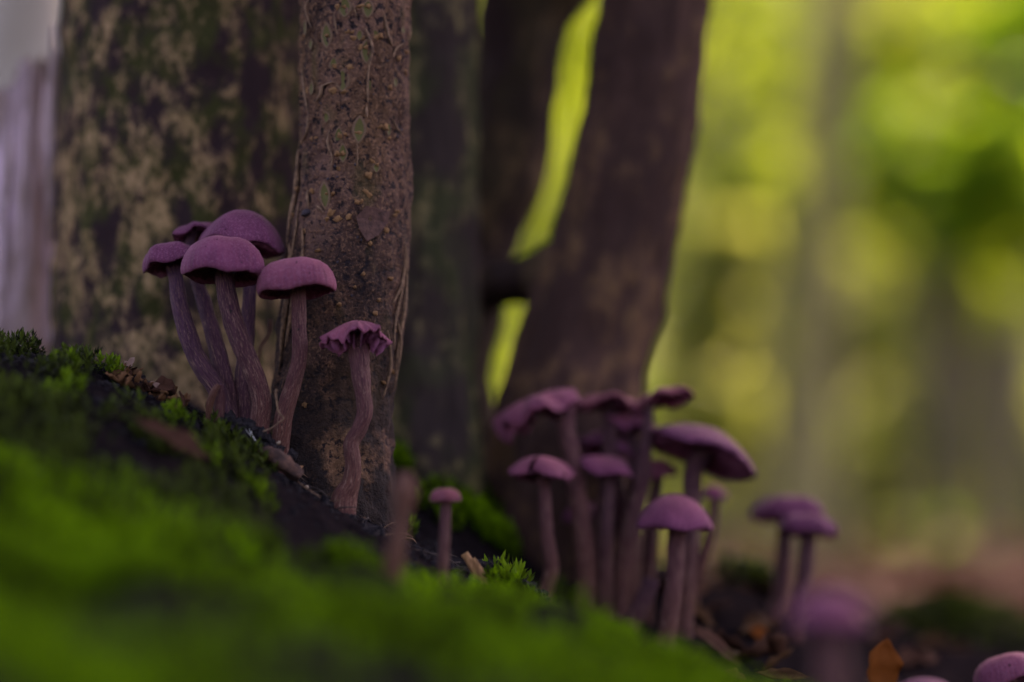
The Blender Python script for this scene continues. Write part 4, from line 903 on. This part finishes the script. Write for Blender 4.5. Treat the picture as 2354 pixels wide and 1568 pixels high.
# ------------------------------------------------------------------ woodland behind
n = 5000; r2 = np.random.default_rng(21)
LX = r2.uniform(-1.6, 3.2, n); LY = 1.5 + 8 * r2.random(n) ** 1.4
lz = ground_base(LX, LY)
pts = np.stack([LX, LY, lz + 0.012 + np.array([gnoise(x, y) for x, y in zip(LX, LY)])], 1)
ax = r2.normal(size=(n, 3)); ax[:, 2] *= 0.25; ax /= np.linalg.norm(ax, axis=1)[:, None]; sd2 = np.cross(ax, [0, 0, 1.0]); L = 0.03 + 0.04 * r2.random((n, 1))
V = np.stack([pts - ax * L, pts + sd2 * L * .5 + [0, 0, .006], pts + ax * L, pts - sd2 * L * .5 + [0, 0, .006]], 1).reshape(-1, 3); i = np.arange(n) * 4
tag(obj('leaf_litter', mesh_from('leaf_litter', V, np.concatenate([np.stack([i, i + 1, i + 2], 1), np.stack([i, i + 2, i + 3], 1)]), [M['dead_leaf_dark']], {'rnd': ('FLOAT', np.repeat(r2.random(n), 4))}, smooth=False)), 'reddish brown fallen leaves over the woodland floor', 'leaf litter', kind='stuff')

def far_tree(name, label, u, Y, r, mat, lean, crown, cmat, seed, nleaf=2500, size=0.09):
    b = P(u, 1195, Y); z0 = ground_z(b.x, Y); t_ = empty(name, (b.x, Y, z0)); tag(t_, label, 'tree', 'woodland trees behind')
    H = max(q[2] for q in crown)
    child('trunk', tube_mesh('trunk', [(b.x, Y, z0 - .1), (b.x + lean * .3, Y, z0 + .8), (b.x + lean, Y, z0 + 2.6), (b.x + lean * 1.3, Y + .1, H)], [r * 1.25, r, r * .8, r * .25], M[mat], nt=16, sub=8, noise_amp=0.12, seed=seed), t_)
    for q in crown: child('limb', tube_mesh('limb', [(b.x + lean * 1.2, Y, z0 + q[2] * 0.62), ((b.x + q[0]) / 2, (Y + q[1]) / 2, q[2] - .1), q[:3]], [r * .4, r * .25, r * .08], M[mat], nt=7, sub=4), t_)
    child('crown', leaf_cloud('crown', nleaf, crown, size, M[cmat], seed), t_)
def shrub(name, label, u, v_, Y, blobs, mat, seed, nleaf, size=0.07):
    b = P(u, v_, Y); z0 = ground_z(b.x, Y); t_ = empty(name, (b.x, Y, z0)); tag(t_, label, 'shrub', 'leafy shrubs in the wood')
    B = []
    for (bu, bv, br, hh) in blobs:
        c = P(bu, bv, Y); B.append((c.x, Y + random.uniform(-.3, .3), c.z, PX(br * 1.15, Y), PX(br * 0.4, Y), PX(hh * 1.1, Y)))
        child('stem', tube_mesh('stem', [(b.x, Y, z0 - .05), ((b.x * 1.4 + c.x * .6) / 2, Y, (z0 + c.z) / 2), (c.x, Y, c.z)], [.012, .009, .003], M['trunk_grey'], nt=7, sub=5), t_)
    child('foliage', leaf_cloud('foliage', nleaf, B, size, M[mat], seed), t_)
far_tree('woodland_tree', 'tan barked tree standing in the green wood right of the dark leaning trunk', 1850, 5.2, 0.050, 'trunk_tan', 0.12, [(1.2, 5.4, 5.6, 1.1, 1.0, .8), (.4, 5.6, 6.0, .9, .9, .7), (1.6, 6.0, 6.4, 1.0, 1.0, .7)], 'leaf_green', 31, 3000)
far_tree('woodland_tree', 'grey barked tree far off in the wood beyond the tan one', 1700, 8.0, 0.07, 'trunk_grey', -0.10, [(1.0, 8, 6.4, 1.0, .9, .7), (.2, 8.2, 6.0, .9, .9, .7)], 'leaf_olive', 32, 2500)
far_tree('woodland_tree', 'slim olive grey tree at the right hand side of the wood', 2330, 6.5, 0.05, 'trunk_grey', 0.12, [(1.6, 6.6, 6.0, .9, .9, .7), (2.2, 6.8, 6.4, .9, .9, .7)], 'leaf_green', 33, 2500)
far_tree('birch_tree', 'pale barked tree far behind the broken stump', 60, 3.4, 0.085, 'trunk_pale', -0.05, [(-.8, 3.6, 5.2, .8, .8, .6), (-1.3, 3.4, 5.5, .8, .8, .6)], 'leaf_olive', 34, 1800)
shrub('leafy_shrub', 'bright yellow green leafy shrub glowing in the wood to the right', 2230, 1300, 4.6, [(2230, 90, 150, 190), (2290, 300, 130, 150), (2150, 330, 120, 160), (2330, 560, 130, 180), (2200, 620, 140, 160)], 'leaf_yellow', 41, 700)
shrub('leafy_shrub', 'vivid green leafy shrub beside the glowing yellow green one', 2130, 1300, 4.4, [(2110, 330, 90, 170), (2150, 520, 90, 130), (2350, 40, 90, 110), (2230, 430, 100, 130), (2330, 220, 80, 100), (2200, 180, 70, 90)], 'leaf_green', 42, 620)
shrub('leafy_shrub', 'pale yellow green shrub seen between dark leaning trunk and tan tree', 1720, 1300, 6.0, [(1720, 60, 120, 160), (1750, 280, 130, 180), (1690, 480, 120, 170), (1790, 120, 90, 120)], 'leaf_yellow', 43, 380)
shrub('leafy_shrub', 'yellow green foliage seen through the slit between the dark trunks', 1270, 1300, 5.5, [(1290, 150, 130, 200), (1250, 380, 120, 180), (1200, 560, 110, 150), (1170, 800, 100, 160), (1400, 250, 140, 200)], 'leaf_yellow', 44, 480)
shrub('leafy_shrub', 'olive undergrowth shrub low down between the far trunks', 1950, 1300, 7.0, [(1650, 800, 130, 200), (1800, 950, 150, 170), (2000, 800, 150, 200), (2150, 1000, 170, 190), (2330, 1050, 150, 180), (1950, 1120, 170, 110), (1700, 1080, 120, 150), (1560, 1000, 120, 170), (1580, 820, 90, 120), (2250, 820, 110, 120)], 'leaf_olive', 45, 4200)
shrub('leafy_shrub', 'grey green bush low down behind the crowded mushrooms', 1640, 1300, 4.2, [(1640, 620, 90, 90), (1600, 760, 90, 110), (1620, 980, 90, 110)], 'leaf_olive', 46, 300)
# grassy slope added behind the wood to block bright sky gaps
hx = np.linspace(-45, 45, 61); hy = np.linspace(13, 60, 32); HX, HY = np.meshgrid(hx, hy)
hz = -0.6 + 15.0 * sstep((HY - 13) / 38) + np.array([0.5 * mnoise.fractal(Vector((x * .18, y * .18, 3.1)), 1, 2, 3) for x, y in zip(HX.ravel(), HY.ravel())]).reshape(HX.shape)
hi_ = np.arange(HX.size).reshape(HX.shape)
tag(obj('hill', mesh_from('hill', np.stack([HX.ravel(), HY.ravel(), hz.ravel()], 1), np.stack([hi_[:-1, :-1].ravel(), hi_[:-1, 1:].ravel(), hi_[1:, 1:].ravel(), hi_[1:, :-1].ravel()], 1), [M['hill']])), 'added yellow green slope blocking sky gaps behind the wood', 'hill', kind='structure')
# the far wood that closes the view
fb = []; fr = random.Random(77)
for k in range(29):
    for m_ in range(11):
        fb.append((-6.2 + k * .5 + fr.uniform(-.22, .22), fr.uniform(9.5, 12.5), .15 + m_ * .46 + fr.uniform(-.2, .2), fr.uniform(.42, .75), fr.uniform(.3, .6), fr.uniform(.36, .62)))
fb += [(1.45, 11.6, 1.62, .6, .4, .5), (1.2, 11.2, 1.3, .5, .4, .5), (1.7, 11.0, 1.9, .5, .4, .5)]
fr.shuffle(fb)
for nm, mt, sd_, a_, b_ in (('olive', 'leaf_olive', 51, 0, 110), ('yellow', 'leaf_yellow', 52, 110, 250), ('green', 'leaf_green', 53, 250, 322)):
    tag(obj('far_wood', leaf_cloud('far_wood', 100 * (b_ - a_), fb[a_:b_], 0.19, M[mt], sd_)), {'olive': 'blurred wall of dull olive woodland closing the view', 'yellow': 'blurred sunlit yellow green foliage of the far wood', 'green': 'blurred deep green foliage of the far wood'}[nm], 'woodland', kind='stuff')
